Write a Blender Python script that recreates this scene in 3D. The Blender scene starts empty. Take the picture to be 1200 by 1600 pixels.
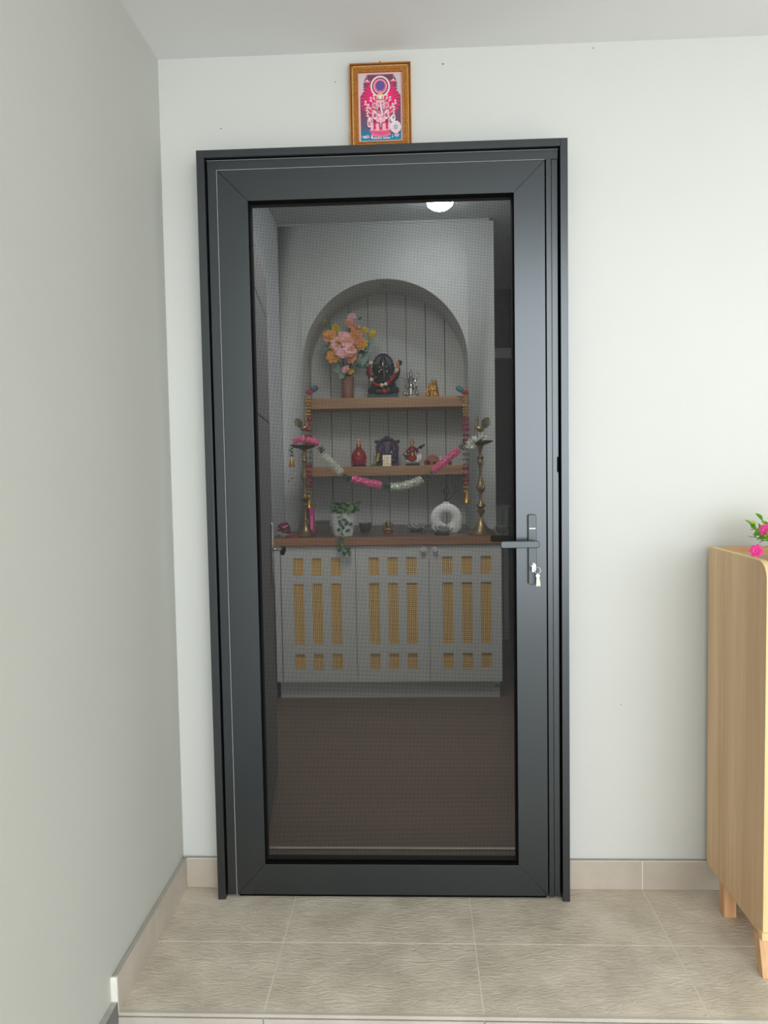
import bpy, bmesh, math, random
from mathutils import Vector, Matrix
random.seed(7)
PI = math.pi
S = bpy.context.scene
COL = S.collection

# ------------------------------------------------------------------ camera geometry (calibrated from the photograph)
F = 1201.86
RX = Vector((0.9990, 0.0411, -0.0169)); 
CAM = Vector((0.7267, -2.2889, 1.2872))
def _rot(p, y, r):
    R0 = Matrix(((1,0,0),(0,0,1),(0,1,0)))
    Rz = Matrix(((math.cos(y),-math.sin(y),0),(math.sin(y),math.cos(y),0),(0,0,1)))
    R = R0 @ Rz.transposed()
    Rp = Matrix(((1,0,0),(0,math.cos(p),-math.sin(p)),(0,math.sin(p),math.cos(p))))
    Rr = Matrix(((math.cos(r),math.sin(r),0),(-math.sin(r),math.cos(r),0),(0,0,1)))
    return Rr @ Rp @ R
RC = _rot(-0.0567, 0.0421, -0.0169)
RT = RC.transposed()
def at(px, py, Y):
    d = RT @ Vector(((px-600)/F, -(py-800)/F, 1))
    return CAM + d*((Y-CAM.y)/d.y)

# ------------------------------------------------------------------ materials
def lin(c):
    o = []
    for v in c:
        v = v/255
        o.append(v/12.92 if v <= .04045 else ((v+.055)/1.055)**2.4)
    return (o[0], o[1], o[2], 1)
def pm(name, col, rough=.5, metal=0, var=.06, scale=30, bump=0, bscale=200, spec=.5, trans=0, stretch=(1,1,1), coat=0, emit=0, alpha=1, sub=0):
    m = bpy.data.materials.new(name); m.use_nodes = True
    nt = m.node_tree; b = nt.nodes['Principled BSDF']
    b.inputs['Roughness'].default_value = rough
    b.inputs['Metallic'].default_value = metal
    b.inputs['Specular IOR Level'].default_value = spec
    b.inputs['Transmission Weight'].default_value = trans
    b.inputs['Coat Weight'].default_value = coat
    if alpha < 1: b.inputs['Alpha'].default_value = alpha
    c = lin(col)
    tc = nt.nodes.new('ShaderNodeTexCoord'); mp = nt.nodes.new('ShaderNodeMapping')
    mp.inputs['Scale'].default_value = stretch
    nt.links.new(tc.outputs['Object'], mp.inputs['Vector'])
    n = nt.nodes.new('ShaderNodeTexNoise'); n.inputs['Scale'].default_value = scale; n.inputs['Detail'].default_value = 4
    nt.links.new(mp.outputs['Vector'], n.inputs['Vector'])
    r = nt.nodes.new('ShaderNodeValToRGB')
    r.color_ramp.elements[0].position = .3; r.color_ramp.elements[1].position = .7
    r.color_ramp.elements[0].color = tuple(x*(1-var) for x in c[:3])+(1,)
    r.color_ramp.elements[1].color = tuple(min(1,x*(1+var)) for x in c[:3])+(1,)
    nt.links.new(n.outputs['Fac'], r.inputs['Fac'])
    nt.links.new(r.outputs['Color'], b.inputs['Base Color'])
    if bump:
        n2 = nt.nodes.new('ShaderNodeTexNoise'); n2.inputs['Scale'].default_value = bscale; n2.inputs['Detail'].default_value = 5
        nt.links.new(mp.outputs['Vector'], n2.inputs['Vector'])
        bp = nt.nodes.new('ShaderNodeBump'); bp.inputs['Strength'].default_value = bump; bp.inputs['Distance'].default_value = .002
        nt.links.new(n2.outputs['Fac'], bp.inputs['Height']); nt.links.new(bp.outputs['Normal'], b.inputs['Normal'])
    if emit:
        b.inputs['Emission Color'].default_value = c; b.inputs['Emission Strength'].default_value = emit
    return m

def wood(name, dark, light, axis='X', rough=.5, fine=90, contrast=1.0):
    m = bpy.data.materials.new(name); m.use_nodes = True
    nt = m.node_tree; b = nt.nodes['Principled BSDF']; b.inputs['Roughness'].default_value = rough
    tc = nt.nodes.new('ShaderNodeTexCoord'); mp = nt.nodes.new('ShaderNodeMapping')
    s = {'X':(.045,1,1),'Y':(1,.045,1),'Z':(1,1,.035)}[axis]
    mp.inputs['Scale'].default_value = s
    nt.links.new(tc.outputs['Object'], mp.inputs['Vector'])
    n1 = nt.nodes.new('ShaderNodeTexNoise'); n1.inputs['Scale'].default_value = fine; n1.inputs['Detail'].default_value = 6; n1.inputs['Roughness'].default_value = .65
    n2 = nt.nodes.new('ShaderNodeTexNoise'); n2.inputs['Scale'].default_value = fine*.22; n2.inputs['Detail'].default_value = 3
    for n in (n1, n2): nt.links.new(mp.outputs['Vector'], n.inputs['Vector'])
    mx = nt.nodes.new('ShaderNodeMix'); mx.data_type = 'FLOAT'; mx.inputs[0].default_value = .5
    nt.links.new(n1.outputs['Fac'], mx.inputs[2]); nt.links.new(n2.outputs['Fac'], mx.inputs[3])
    r = nt.nodes.new('ShaderNodeValToRGB')
    r.color_ramp.elements[0].position = .5-.14/contrast; r.color_ramp.elements[1].position = .5+.14/contrast
    r.color_ramp.elements[0].color = lin(dark); r.color_ramp.elements[1].color = lin(light)
    nt.links.new(mx.outputs[0], r.inputs['Fac']); nt.links.new(r.outputs['Color'], b.inputs['Base Color'])
    return m

def tile_mat(name, dark, light, ripple=.5):
    m = bpy.data.materials.new(name); m.use_nodes = True
    nt = m.node_tree; b = nt.nodes['Principled BSDF']; b.inputs['Roughness'].default_value = .55
    tc = nt.nodes.new('ShaderNodeTexCoord')
    n = nt.nodes.new('ShaderNodeTexNoise'); n.inputs['Scale'].default_value = 7; n.inputs['Detail'].default_value = 8; n.inputs['Roughness'].default_value = .6
    nt.links.new(tc.outputs['Object'], n.inputs['Vector'])
    f = nt.nodes.new('ShaderNodeTexNoise'); f.inputs['Scale'].default_value = 420; f.inputs['Detail'].default_value = 2
    nt.links.new(tc.outputs['Object'], f.inputs['Vector'])
    mx = nt.nodes.new('ShaderNodeMix'); mx.data_type = 'FLOAT'; mx.inputs[0].default_value = .4
    nt.links.new(n.outputs['Fac'], mx.inputs[2]); nt.links.new(f.outputs['Fac'], mx.inputs[3])
    r = nt.nodes.new('ShaderNodeValToRGB')
    r.color_ramp.elements[0].position = .35; r.color_ramp.elements[1].position = .65
    r.color_ramp.elements[0].color = lin(dark); r.color_ramp.elements[1].color = lin(light)
    nt.links.new(mx.outputs[0], r.inputs['Fac']); nt.links.new(r.outputs['Color'], b.inputs['Base Color'])
    mp = nt.nodes.new('ShaderNodeMapping'); mp.inputs['Scale'].default_value = (1, 2.6, 1); mp.inputs['Rotation'].default_value = (0, 0, .35)
    nt.links.new(tc.outputs['Object'], mp.inputs['Vector'])
    w = nt.nodes.new('ShaderNodeTexNoise'); w.inputs['Scale'].default_value = 24; w.inputs['Detail'].default_value = 5; w.inputs['Distortion'].default_value = 1.8
    nt.links.new(mp.outputs['Vector'], w.inputs['Vector'])
    bp = nt.nodes.new('ShaderNodeBump'); bp.inputs['Strength'].default_value = ripple; bp.inputs['Distance'].default_value = .006
    nt.links.new(w.outputs['Fac'], bp.inputs['Height'])
    bp2 = nt.nodes.new('ShaderNodeBump'); bp2.inputs['Strength'].default_value = .25; bp2.inputs['Distance'].default_value = .001
    nt.links.new(f.outputs['Fac'], bp2.inputs['Height']); nt.links.new(bp.outputs['Normal'], bp2.inputs['Normal'])
    nt.links.new(bp2.outputs['Normal'], b.inputs['Normal'])
    return m

M = {}
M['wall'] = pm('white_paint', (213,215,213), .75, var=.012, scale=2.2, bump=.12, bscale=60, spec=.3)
M['wall_left'] = pm('shaded_white_paint', (192,193,187), .75, var=.012, scale=3, bump=.15, bscale=60, spec=.3)  # white wall paint greyed to carry the shade on this side
M['ceiling'] = pm('ceiling_paint', (228,229,230), .85, var=.01, scale=2, spec=.2)
M['tile'] = tile_mat('slate_tile', (188,177,160), (232,221,205), .65)
M['skirt'] = tile_mat('skirting_tile', (176,166,153), (198,188,176), .08)
M['skirt_low'] = pm('dark_skirting_tile', (112,110,112), .6, var=.05)
M['nosing'] = tile_mat('riser_tile', (186,178,168), (206,199,190), .06)
M['grout'] = pm('grout', (232,224,210), .9)
M['skim'] = pm('grey_skim_coat', (176,174,166), .9, var=.08, scale=40)
M['caulk'] = pm('white_caulk', (235,235,228), .7)
M['lowfloor'] = pm('concrete', (222,219,212), .85, var=.06, scale=5)
M['metal'] = pm('charcoal_powder_coat', (80,84,88), .28, metal=.92, var=.015, scale=4, spec=.6)
M['metal_dark'] = pm('matte_black', (9,9,10), .9, spec=.1)  # dark parts, and the shade inside the frame gaps
M['palegrey'] = pm('pale_grey', (150,152,152), .5)
M['handle'] = pm('gunmetal_handle', (84,90,95), .38, metal=.6, var=.02, spec=.6)
M['chrome'] = pm('chrome', (205,205,205), .18, metal=1)
M['keybrass'] = pm('pale_brass', (196,188,150), .3, metal=.8)
M['greyfrost'] = pm('grey_frosted_glass', (182,188,188), .25, trans=.3, var=.08, scale=90)
M['frost'] = pm('frosted_crystal', (206,212,212), .25, trans=.25, var=.05, scale=90)
M['mesh'] = pm('black_screen_wire', (24,25,26), .6, metal=0, var=.02, spec=.3)
M['black'] = pm('black_shadow_gap', (10,10,10), .8)
M['altar'] = pm('grey_white_laminate', (196,198,194), .55, var=.03, scale=260, spec=.3)
M['groove'] = pm('groove', (92,92,90), .8)
M['shelfwood'] = wood('oak_shelf', (150,112,78), (186,147,107), 'X', .5, 70)
M['topwood'] = wood('brown_worktop', (140,98,70), (172,126,92), 'X', .45, 60)
M['topsurf'] = pm('dark_worktop_surface', (104,92,88), .35, var=.05)
M['cane'] = pm('cane_strands', (240,200,128), .6, var=.12, scale=300)
M['caneback'] = pm('cane_backing', (112,88,52), .8)
M['oak'] = wood('light_oak', (208,170,128), (232,199,156), 'Z', .5, 55)
M['oakend'] = wood('pine_leg', (196,146,104), (226,182,138), 'Z', .5, 60)
M['oaktop'] = wood('oak_tray', (204,158,114), (228,186,142), 'X', .5, 50)
M['edge'] = wood('lit_oak', (224,196,140), (238,214,164), 'Z', .5, 60)  # oak made paler where light falls on front and top edges
M['intfloor'] = wood('brown_floor', (100,84,72), (116,98,85), 'X', .45, 14, .8)
M['intwall'] = pm('interior_grey_paint', (204,208,210), .8, var=.02, scale=3)
M['intceil'] = pm('interior_ceiling_paint', (190,194,196), .85, var=.02, scale=3)
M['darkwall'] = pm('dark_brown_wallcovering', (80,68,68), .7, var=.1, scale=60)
M['innerdoor'] = pm('grey_door_laminate', (100,102,102), .85, var=.03, scale=20, stretch=(1,1,.1))
M['glow'] = pm('lamp_glow', (244,250,255), .3, emit=120)
M['shade'] = pm('lamp_glass', (244,250,255), .15, emit=19)
M['brass'] = pm('aged_brass', (150,130,92), .36, metal=.85, var=.3, scale=80)
M['brassdark'] = pm('dull_brass', (112,104,84), .45, metal=.7, var=.2, scale=80)
M['gold'] = pm('gold', (204,158,74), .3, metal=.8, var=.3, scale=150)
M['silver'] = pm('silver', (176,172,166), .25, metal=.85, var=.45, scale=160)
M['darkstone'] = pm('black_stone', (40,38,44), .38, var=.2, scale=60)
M['teal'] = pm('dark_teal_base', (40,62,70), .45, var=.2)
M['red'] = pm('red_cloth', (178,34,44), .6, var=.15, scale=90)
M['goddess'] = pm('deep_red_robe', (150,30,44), .5, var=.25, scale=80)
M['crimson'] = pm('crimson', (170,36,66), .6, var=.15, scale=90)
M['rosette'] = pm('red_rosette', (176,42,76), .6, var=.2, scale=120)
M['pink'] = pm('pink_petals', (246,130,176), .7, var=.12, scale=200)
M['palepink'] = pm('pale_pink_petals', (244,190,190), .7, var=.1, scale=80)
M['white'] = pm('white_petals', (224,228,214), .7, var=.06, scale=200)
M['leafgreen'] = pm('dark_leaf', (58,104,80), .6, var=.2, scale=100)
M['ivy'] = pm('ivy_leaf', (94,128,74), .55, var=.25, scale=60)
M['ivydark'] = pm('deep_ivy_leaf', (54,88,64), .55, var=.25, scale=60)
M['paleleaf'] = pm('eucalyptus_leaf', (128,152,142), .6, var=.15)
M['orange'] = pm('amber_petals', (226,160,70), .7, var=.15, scale=70)
M['peach'] = pm('peach_petals', (226,150,112), .7, var=.15, scale=70)
M['yellow'] = pm('yellow_petals', (212,180,60), .7, var=.15, scale=70)
M['brownglass'] = pm('brown_ceramic', (142,100,80), .3, var=.15, scale=20)
M['ceramic'] = pm('white_ceramic', (228,232,226), .35, var=.03)
M['stoneware'] = pm('off_white_stoneware', (226,226,222), .8, var=.04, scale=160, bump=.3)
M['twig'] = pm('dark_twig', (66,60,58), .8)
M['crystal'] = pm('clear_crystal', (206,214,214), .12, trans=.55, spec=.6, var=.02)
M['greyglass'] = pm('smoky_glass', (136,132,126), .2, trans=.5, var=.05)
M['cream'] = pm('cream_beads', (228,216,180), .5)
M['purple'] = pm('dark_violet', (70,52,82), .45, var=.2)
M['mauve'] = pm('grey_mauve', (112,100,120), .5, var=.3, scale=50)
M['cardgold'] = pm('pale_gilt_sheet', (250,246,222), .35, var=.05)
M['magenta'] = pm('magenta_packet', (196,56,128), .5)
M['navy'] = pm('indigo_packet', (60,48,92), .5)
M['clay'] = pm('terracotta', (160,98,76), .7, var=.12)
M['maroon'] = pm('maroon_cloth', (96,44,48), .65, var=.3, scale=40)
M['skin'] = pm('painted_skin', (206,142,104), .5)
M['hotpink'] = pm('hot_pink_flower', (232,60,150), .6, var=.15, scale=200)
M['fresh'] = pm('bright_green_leaf', (106,178,44), .5, var=.25, scale=80)
M['lime'] = pm('lime_leaf', (186,206,60), .5, var=.2, scale=80)
M['aqua'] = pm('teal_sticker', (70,160,150), .5)
M['bluecloth'] = pm('slate_blue_cloth', (78,98,116), .6, var=.2)
M['tealcloth'] = pm('teal_cloth', (64,138,138), .6, var=.2)
M['palegreen'] = pm('pale_green_paint', (150,162,154), .6)
M['string'] = pm('clear_thread', (190,180,170), .4)
M['dark'] = pm('near_black', (24,22,24), .6)
M['whitepaint'] = pm('white_mark', (244,244,240), .5)

# ------------------------------------------------------------------ mesh builder
class MB:
    def __init__(s): s.bm = bmesh.new(); s.mats = []
    def mi(s, m):
        if m is None: return 0
        if m not in s.mats: s.mats.append(m)
        return s.mats.index(m)
    def _tag(s, faces, m):
        i = s.mi(m)
        for f in faces: f.material_index = i
    def box(s, x0, x1, y0, y1, z0, z1, m=None, rot=None):
        ps = [(x0,y0,z0),(x1,y0,z0),(x1,y1,z0),(x0,y1,z0),(x0,y0,z1),(x1,y0,z1),(x1,y1,z1),(x0,y1,z1)]
        if rot is not None:
            c = Vector(((x0+x1)/2,(y0+y1)/2,(z0+z1)/2)); ps = [c + rot @ (Vector(p)-c) for p in ps]
        v = [s.bm.verts.new(p) for p in ps]
        fs = [s.bm.faces.new([v[i] for i in q]) for q in ((0,3,2,1),(4,5,6,7),(0,1,5,4),(1,2,6,5),(2,3,7,6),(3,0,4,7))]
        s._tag(fs, m); return s
    def prism(s, poly, a0, a1, axis='Y', m=None):
        # poly is in the two other axes: Y -> (x,z), X -> (y,z), Z -> (x,y)
        def P(u, w, a): return {'Y':(u,a,w),'X':(a,u,w),'Z':(u,w,a)}[axis]
        A = [s.bm.verts.new(P(u,w,a0)) for u,w in poly]; B = [s.bm.verts.new(P(u,w,a1)) for u,w in poly]
        n = len(poly); fs = [s.bm.faces.new(A), s.bm.faces.new(B[::-1])]
        for i in range(n): fs.append(s.bm.faces.new((A[i],B[i],B[(i+1)%n],A[(i+1)%n])))
        bmesh.ops.recalc_face_normals(s.bm, faces=fs)
        s._tag(fs, m); return s
    def lathe(s, prof, c=(0,0,0), seg=24, m=None, axis=(0,0,1), flat=(1,1)):
        q = Vector((0,0,1)).rotation_difference(Vector(axis).normalized()); c = Vector(c); rings = []; fs = []
        for r, z in prof:
            if r < 1e-5: rings.append([s.bm.verts.new(c + q @ Vector((0,0,z)))])
            else: rings.append([s.bm.verts.new(c + q @ Vector((r*flat[0]*math.cos(2*PI*k/seg), r*flat[1]*math.sin(2*PI*k/seg), z))) for k in range(seg)])
        for A, B in zip(rings, rings[1:]):
            for k in range(seg):
                a0 = A[k % len(A)]; a1 = A[(k+1) % len(A)]; b0 = B[k % len(B)]; b1 = B[(k+1) % len(B)]
                vs = []
                for v in (a0, a1, b1, b0):
                    if v not in vs: vs.append(v)
                if len(vs) > 2: fs.append(s.bm.faces.new(vs))
        for R in (rings[0], rings[-1]):
            if len(R) > 2: fs.append(s.bm.faces.new(R))
        bmesh.ops.recalc_face_normals(s.bm, faces=fs)
        s._tag(fs, m); return s
    def cyl(s, p0, p1, r0, r1=None, seg=12, m=None):
        p0 = Vector(p0); p1 = Vector(p1); d = p1-p0
        return s.lathe([(r0,0),(r0 if r1 is None else r1, d.length)], p0, seg, m, d)
    def tube(s, pts, r, seg=8, m=None):
        pts = [Vector(p) for p in pts]; n = len(pts); rs = r if isinstance(r, (list,tuple)) else [r]*n
        rings = []; fs = []; up = None
        for i, p in enumerate(pts):
            t = (pts[min(i+1,n-1)]-pts[max(i-1,0)]).normalized()
            if up is None:
                up = t.orthogonal().normalized()
            u = (up - t*up.dot(t)).normalized(); up = u; w = t.cross(u)
            rings.append([s.bm.verts.new(p + (u*math.cos(2*PI*k/seg)+w*math.sin(2*PI*k/seg))*rs[i]) for k in range(seg)])
        for A, B in zip(rings, rings[1:]):
            for k in range(seg): fs.append(s.bm.faces.new((A[k],A[(k+1)%seg],B[(k+1)%seg],B[k])))
        fs.append(s.bm.faces.new(rings[0])); fs.append(s.bm.faces.new(rings[-1]))
        bmesh.ops.recalc_face_normals(s.bm, faces=fs)
        s._tag(fs, m); return s
    def ell(s, c, r, m=None, rot=None, seg=14, rings=9):
        r = (r,r,r) if not isinstance(r, (tuple,list)) else r
        mt = Matrix.Translation(Vector(c)) @ (rot.to_4x4() if rot is not None else Matrix.Identity(4)) @ Matrix.Diagonal((*r,1))
        vs = bmesh.ops.create_uvsphere(s.bm, u_segments=seg, v_segments=rings, radius=1, matrix=mt)['verts']
        s._tag({f for v in vs for f in v.link_faces}, m); return s
    def torus(s, c, R, r, axis=(0,0,1), seg=28, sub=10, m=None, arc=(0,2*PI)):
        q = Vector((0,0,1)).rotation_difference(Vector(axis).normalized()); c = Vector(c)
        full = abs(arc[1]-arc[0]-2*PI) < 1e-4; n = seg if full else seg+1; rings = []; fs = []
        for i in range(n):
            a = arc[0]+(arc[1]-arc[0])*i/seg
            rings.append([s.bm.verts.new(c + q @ Vector(((R+r*math.cos(b))*math.cos(a),(R+r*math.cos(b))*math.sin(a),r*math.sin(b)))) for b in (2*PI*k/sub for k in range(sub))])
        for i in range(seg):
            A = rings[i]; B = rings[(i+1)%n]
            for k in range(sub): fs.append(s.bm.faces.new((A[k],B[k],B[(k+1)%sub],A[(k+1)%sub])))
        if not full: fs += [s.bm.faces.new(rings[0]), s.bm.faces.new(rings[-1])]
        bmesh.ops.recalc_face_normals(s.bm, faces=fs)
        s._tag(fs, m); return s
    def leaf(s, base, tip, w, curl=.15, m=None, nrm=(0,-1,0), th=.0012):
        # a cupped leaf or petal with thickness
        base = Vector(base); tip = Vector(tip); d = tip-base; L = d.length; n = Vector(nrm); n = (n - d.normalized()*n.dot(d.normalized()))
        if n.length < 1e-4: n = d.orthogonal()
        n.normalize(); sd = d.normalized().cross(n); fs = []
        prof = ((0,.12),(.2,.62),(.45,1),(.7,.86),(.9,.45),(1,.04)); R = []
        for t, k in prof:
            c = base + d*t + n*(math.sin(PI*t)*curl*L); e = n*(-.22*w*k)
            row = [c-sd*w*k-e, c, c+sd*w*k-e]
            R.append(([s.bm.verts.new(p+n*th/2) for p in row],[s.bm.verts.new(p-n*th/2) for p in row]))
        for (a,b),(c,e) in zip(R, R[1:]):
            for k in range(2):
                fs.append(s.bm.faces.new((a[k],a[k+1],c[k+1],c[k]))); fs.append(s.bm.faces.new((b[k],e[k],e[k+1],b[k+1])))
            fs.append(s.bm.faces.new((a[0],c[0],e[0],b[0]))); fs.append(s.bm.faces.new((a[2],b[2],e[2],c[2])))
        a, b = R[0]; fs.append(s.bm.faces.new((a[0],b[0],b[1],b[2],a[2],a[1])))
        a, b = R[-1]; fs.append(s.bm.faces.new((a[0],a[1],a[2],b[2],b[1],b[0])))
        bmesh.ops.recalc_face_normals(s.bm, faces=fs); s._tag(fs, m); return s
    def build(s, name, m=None, parent=None, sharp=40, bevel=0, remesh=0):
        me = bpy.data.meshes.new(name); s.bm.to_mesh(me); s.bm.free()
        mats = s.mats if s.mats else [m]
        if s.mats and s.mats[0] is None: mats[0] = m
        for x in mats: me.materials.append(x)
        for p in me.polygons: p.use_smooth = True
        me.set_sharp_from_angle(angle=math.radians(sharp))
        o = bpy.data.objects.new(name, me); COL.objects.link(o)
        if parent is not None:
            o.parent = parent
            o.matrix_parent_inverse = Matrix.Identity(4)
        if remesh:
            md = o.modifiers.new('remesh','REMESH'); md.mode = 'VOXEL'; md.voxel_size = remesh; md.use_smooth_shade = True
            sm = o.modifiers.new('smooth','SMOOTH'); sm.iterations = 2; sm.factor = .5
        if bevel:
            md = o.modifiers.new('bevel','BEVEL'); md.width = bevel; md.segments = 2; md.limit_method = 'ANGLE'; md.angle_limit = math.radians(40)
        return o

def tag(o, label, cat=None, group=None, kind=None):
    o['label'] = label
    if cat: o['category'] = cat
    if group: o['group'] = group
    if kind: o['kind'] = kind
    return o
def thing(name, label, cat, loc=(0,0,0), group=None, kind=None, rz=0):
    o = bpy.data.objects.new(name, None); COL.objects.link(o); o.location = loc; o.rotation_euler = (0,0,rz); o.empty_display_size = .05
    return tag(o, label, cat, group, kind)
def struct(o, label, cat): return tag(o, label, cat, kind='structure')
def rm(ax, deg): return Matrix.Rotation(math.radians(deg), 3, ax)

# ================================================================== PORCH SHELL
WY, WX = .02, -.015          # wall faces
Hc = 2.5
OX0, OX1, OZ1 = .118, 1.160, 2.196   # door opening in the wall
w = MB()
w.box(-.015, OX0, WY, .14, -.2, Hc+.02).box(OX1, 4.2, WY, .14, -.2, Hc+.02).box(OX0, OX1, WY, .14, OZ1, Hc+.02)
struct(w.build('wall_back', M['wall']), 'white painted porch wall around the mesh door', 'wall')
struct(MB().box(WX-.15, WX, -3.4, .14, -.2, Hc+.02).build('wall_left', M['wall_left']), 'plain white porch wall left of the mesh door, shade darkened into its paint', 'wall')
struct(MB().box(WX-.15, 4.2, -2.4, .14, Hc, Hc+.15).build('ceiling', M['ceiling']), 'pale flat porch ceiling above the mesh door', 'ceiling')

# raised tiled landing
fl = MB()
fl.box(-.012, 4.2, -.545, .02, -.16, -.0007, M['grout'])
xs = [-.012, .347, .869, 1.394, 1.918, 2.442, 2.966, 3.49, 4.2]; g = .0016
for a, b in zip(xs, xs[1:]):
    for y0, y1 in ((-.541, -.273), (-.273, .0)):
        fl.box(a+g, b-g, y0+g, y1-g, -.006, 0, M['tile'])
fl.box(-.012, 4.2, -.551, -.541, -.008, .0006, M['nosing'])
for a, b in zip(xs, xs[1:]): fl.box(a+g, b-g, -.553, -.543, -.16, -.0105, M['nosing'])
struct(fl.build('floor', M['tile'], sharp=30, bevel=.0006), 'raised landing of grey brown slate look tiles under the mesh door', 'floor')
struct(MB().box(-3, 6, -9, -.55, -.2, -.16).build('floor', M['lowfloor']), 'lower grey porch floor in front of the tiled landing', 'floor')

def skirting(name, axis, a, b, joints, z1, label, face, mat):
    # face plane at 0, top strip of grey skim behind it
    o = MB(); js = [a]+joints+[b]
    for p, q in zip(js, js[1:]):
        if axis == 'X': o.box(p+.0013, q-.0013, face, face+.009, 0.0005, z1, mat)
        else: o.box(face-.009, face, p+.0013, q-.0013, 0.0005, z1, mat)
    if axis == 'X':
        o.box(a, b, face+.002, face+.03, .001, z1-.0012, M['skim']); o.box(a, b, face+.0006, face+.004, z1-.002, z1+.0008, M['caulk'])
        o.box(a, b, face+.001, face+.008, .0, z1-.002, M['caulk'])
    else:
        o.box(face-.03, face-.002, a, b, .001, z1-.0012, M['skim']); o.box(face-.004, face-.0006, a, b, z1-.002, z1+.0008, M['skim'])
        o.box(face-.008, face-.001, a, b, 0, z1-.002, M['caulk'])
    return struct(o.build(name, mat), label, 'baseboard')
skirting('baseboard_back', 'X', .0, .114, [], .091, 'short tile skirting between the left corner and the door frame', 0, M['skirt'])
skirting('baseboard_back', 'X', 1.164, 4.2, [1.394, 1.918, 2.442], .088, 'tile skirting along the wall right of the door frame', 0, M['skirt'])
skirting('baseboard_left', 'Y', -.552, -.0, [-.273], .092, 'tile skirting along the left wall on the landing', 0, M['skirt'])
lb = MB().box(-.012, -.001, -3.4, -.5535, -.16, .028, M['skirt_low']).box(-.022, -.0015, -3.4, -.5535, -.155, .031, M['skim'])
struct(lb.build('baseboard_left', M['skirt_low']), 'dark grey tile skirting at the lower left corner below the landing', 'baseboard')
struct(MB().box(-.016, -.0005, -.5575, -.552, .03, .091).build('trim_1', M['caulk'], bevel=.001), 'white chipped plaster end of the left wall skirting', 'trim')

# small wall blemishes as shallow filled plugs
def plug(px, py, r, label):
    p = at(px, py, WY); o = MB().lathe([(r,0),(r*.8,.0012),(0,.0015)], (p.x, WY+.0002, p.z), 8, None, (0,-1,0), (1,.6)).build('wall_plug', M['innerdoor'])
    tag(o, label, 'wall plug')
plug(692, 100, .0035, 'tiny grey screw plug in the white wall right of the framed print')
plug(524, 128, .0022, 'tiny grey plug in the white wall left of the framed print')
plug(345, 201, .0025, 'tiny grey plug in the white wall above the left end of the door frame')
plug(927, 75, .0025, 'tiny grey plug in the white wall just under the ceiling')
plug(970, 1101, .002, 'tiny grey plug low on the white wall right of the door')

# ================================================================== MESH DOOR
door = thing('door_1', 'charcoal aluminium door with dark mesh screen in the white wall', 'door', (.64, 0, 0), kind='structure')
DO = Vector((.64, 0, 0))
def dpart(mb, name, mat, parent=door, **k):
    bmesh.ops.translate(mb.bm, verts=mb.bm.verts, vec=-DO); return mb.build(name, mat, parent, **k)
XL, XR, ZT = .1141, 1.1637, 2.2
# outer lip: two jambs and a head
j = MB()
j.box(XL, XL+.023, -.067, .06, 0.0005, ZT); dpart(j, 'frame_jamb', M['metal'], bevel=.0008)
j = MB(); j.box(XR-.021, XR, -.067, .06, 0.0005, ZT); dpart(j, 'frame_jamb', M['metal'], bevel=.0008)
j = MB(); j.box(XL+.023, XR-.021, -.067, .06, ZT-.021, ZT); dpart(j, 'frame_head', M['metal'], bevel=.0008)
# inner stepped frame behind the lip (dark shadow gap between)
IY = -.052
x0, x1, zt = XL+.0265, XR-.0255, ZT-.0255
LX0, LX1, LZ1 = .1705, 1.1015, 2.1455
j = MB(); j.box(x0, LX0-.0026, IY, .06, .008, zt); dpart(j, 'frame_rebate', M['metal'], bevel=.0008)
j = MB(); j.box(LX1+.0035, LX1+.0185, IY-.002, .06, .008, LZ1+.003).box(LX1+.0195, x1, IY+.002, .06, .008, LZ1+.003); dpart(j, 'frame_rebate', M['metal'], bevel=.0008)
j = MB(); j.box(LX0-.0026, x1, IY, .06, LZ1+.0032, zt).box(x0, LX0-.0026, IY, .06, zt-.0001, zt); dpart(j, 'frame_rebate', M['metal'], bevel=.0008)
j = MB()
j.box(XL+.02, XL+.03, -.03, .055, .01, ZT-.02).box(XR-.03, XR-.02, -.03, .055, .01, ZT-.02).box(XL+.02, XR-.02, -.03, .055, ZT-.03, ZT-.02)
j.box(LX1-.002, LX1+.005, -.03, .055, .01, LZ1)
dpart(j, 'gap_shade', M['metal_dark'])  # black strips put in as the shade of the frame gaps
j = MB(); j.box(LX0-.0024, LX0-.0008, IY-.0045, .05, .01, LZ1+.002).box(LX0-.0026, LX1, IY-.0045, .05, LZ1+.0008, LZ1+.0022).box(XL+.026, XR-.024, IY-.002, IY+.01, zt+.0002, zt+.0012)
dpart(j, 'gap_light', M['palegrey'])  # pale strips stand for light leaking along the leaf edges
# the leaf: mitred stiles and rails
LY = -.055
SX0, SX1, SZ0, SZ1 = .2570, 1.0145, .104, 2.0585
LZ0 = .011
mg = .0003
def leafpiece(poly, name):
    j = MB(); j.prism(poly, LY, .0, 'Y'); dpart(j, name, M['metal'], bevel=.0006)
leafpiece([(LX0,LZ0),(SX0,SZ0),(SX0,SZ1),(LX0,LZ1)], 'stile')
leafpiece([(LX1,LZ0),(LX1,LZ1),(SX1,SZ1),(SX1,SZ0)], 'stile')
leafpiece([(LX0+.001,LZ1+mg),(SX0+mg,SZ1+mg),(SX1-mg,SZ1+mg),(LX1-.001,LZ1+mg)], 'rail')
leafpiece([(LX0+.001,LZ0-mg),(LX1-.001,LZ0-mg),(SX1-mg,SZ0-mg),(SX0+mg,SZ0-mg)], 'rail')
j = MB(); j.box(LX0+.004, LX1-.004, -.047, -.01, .001, LZ0-.0012); dpart(j, 'door_sweep', M['metal_dark'])
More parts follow.
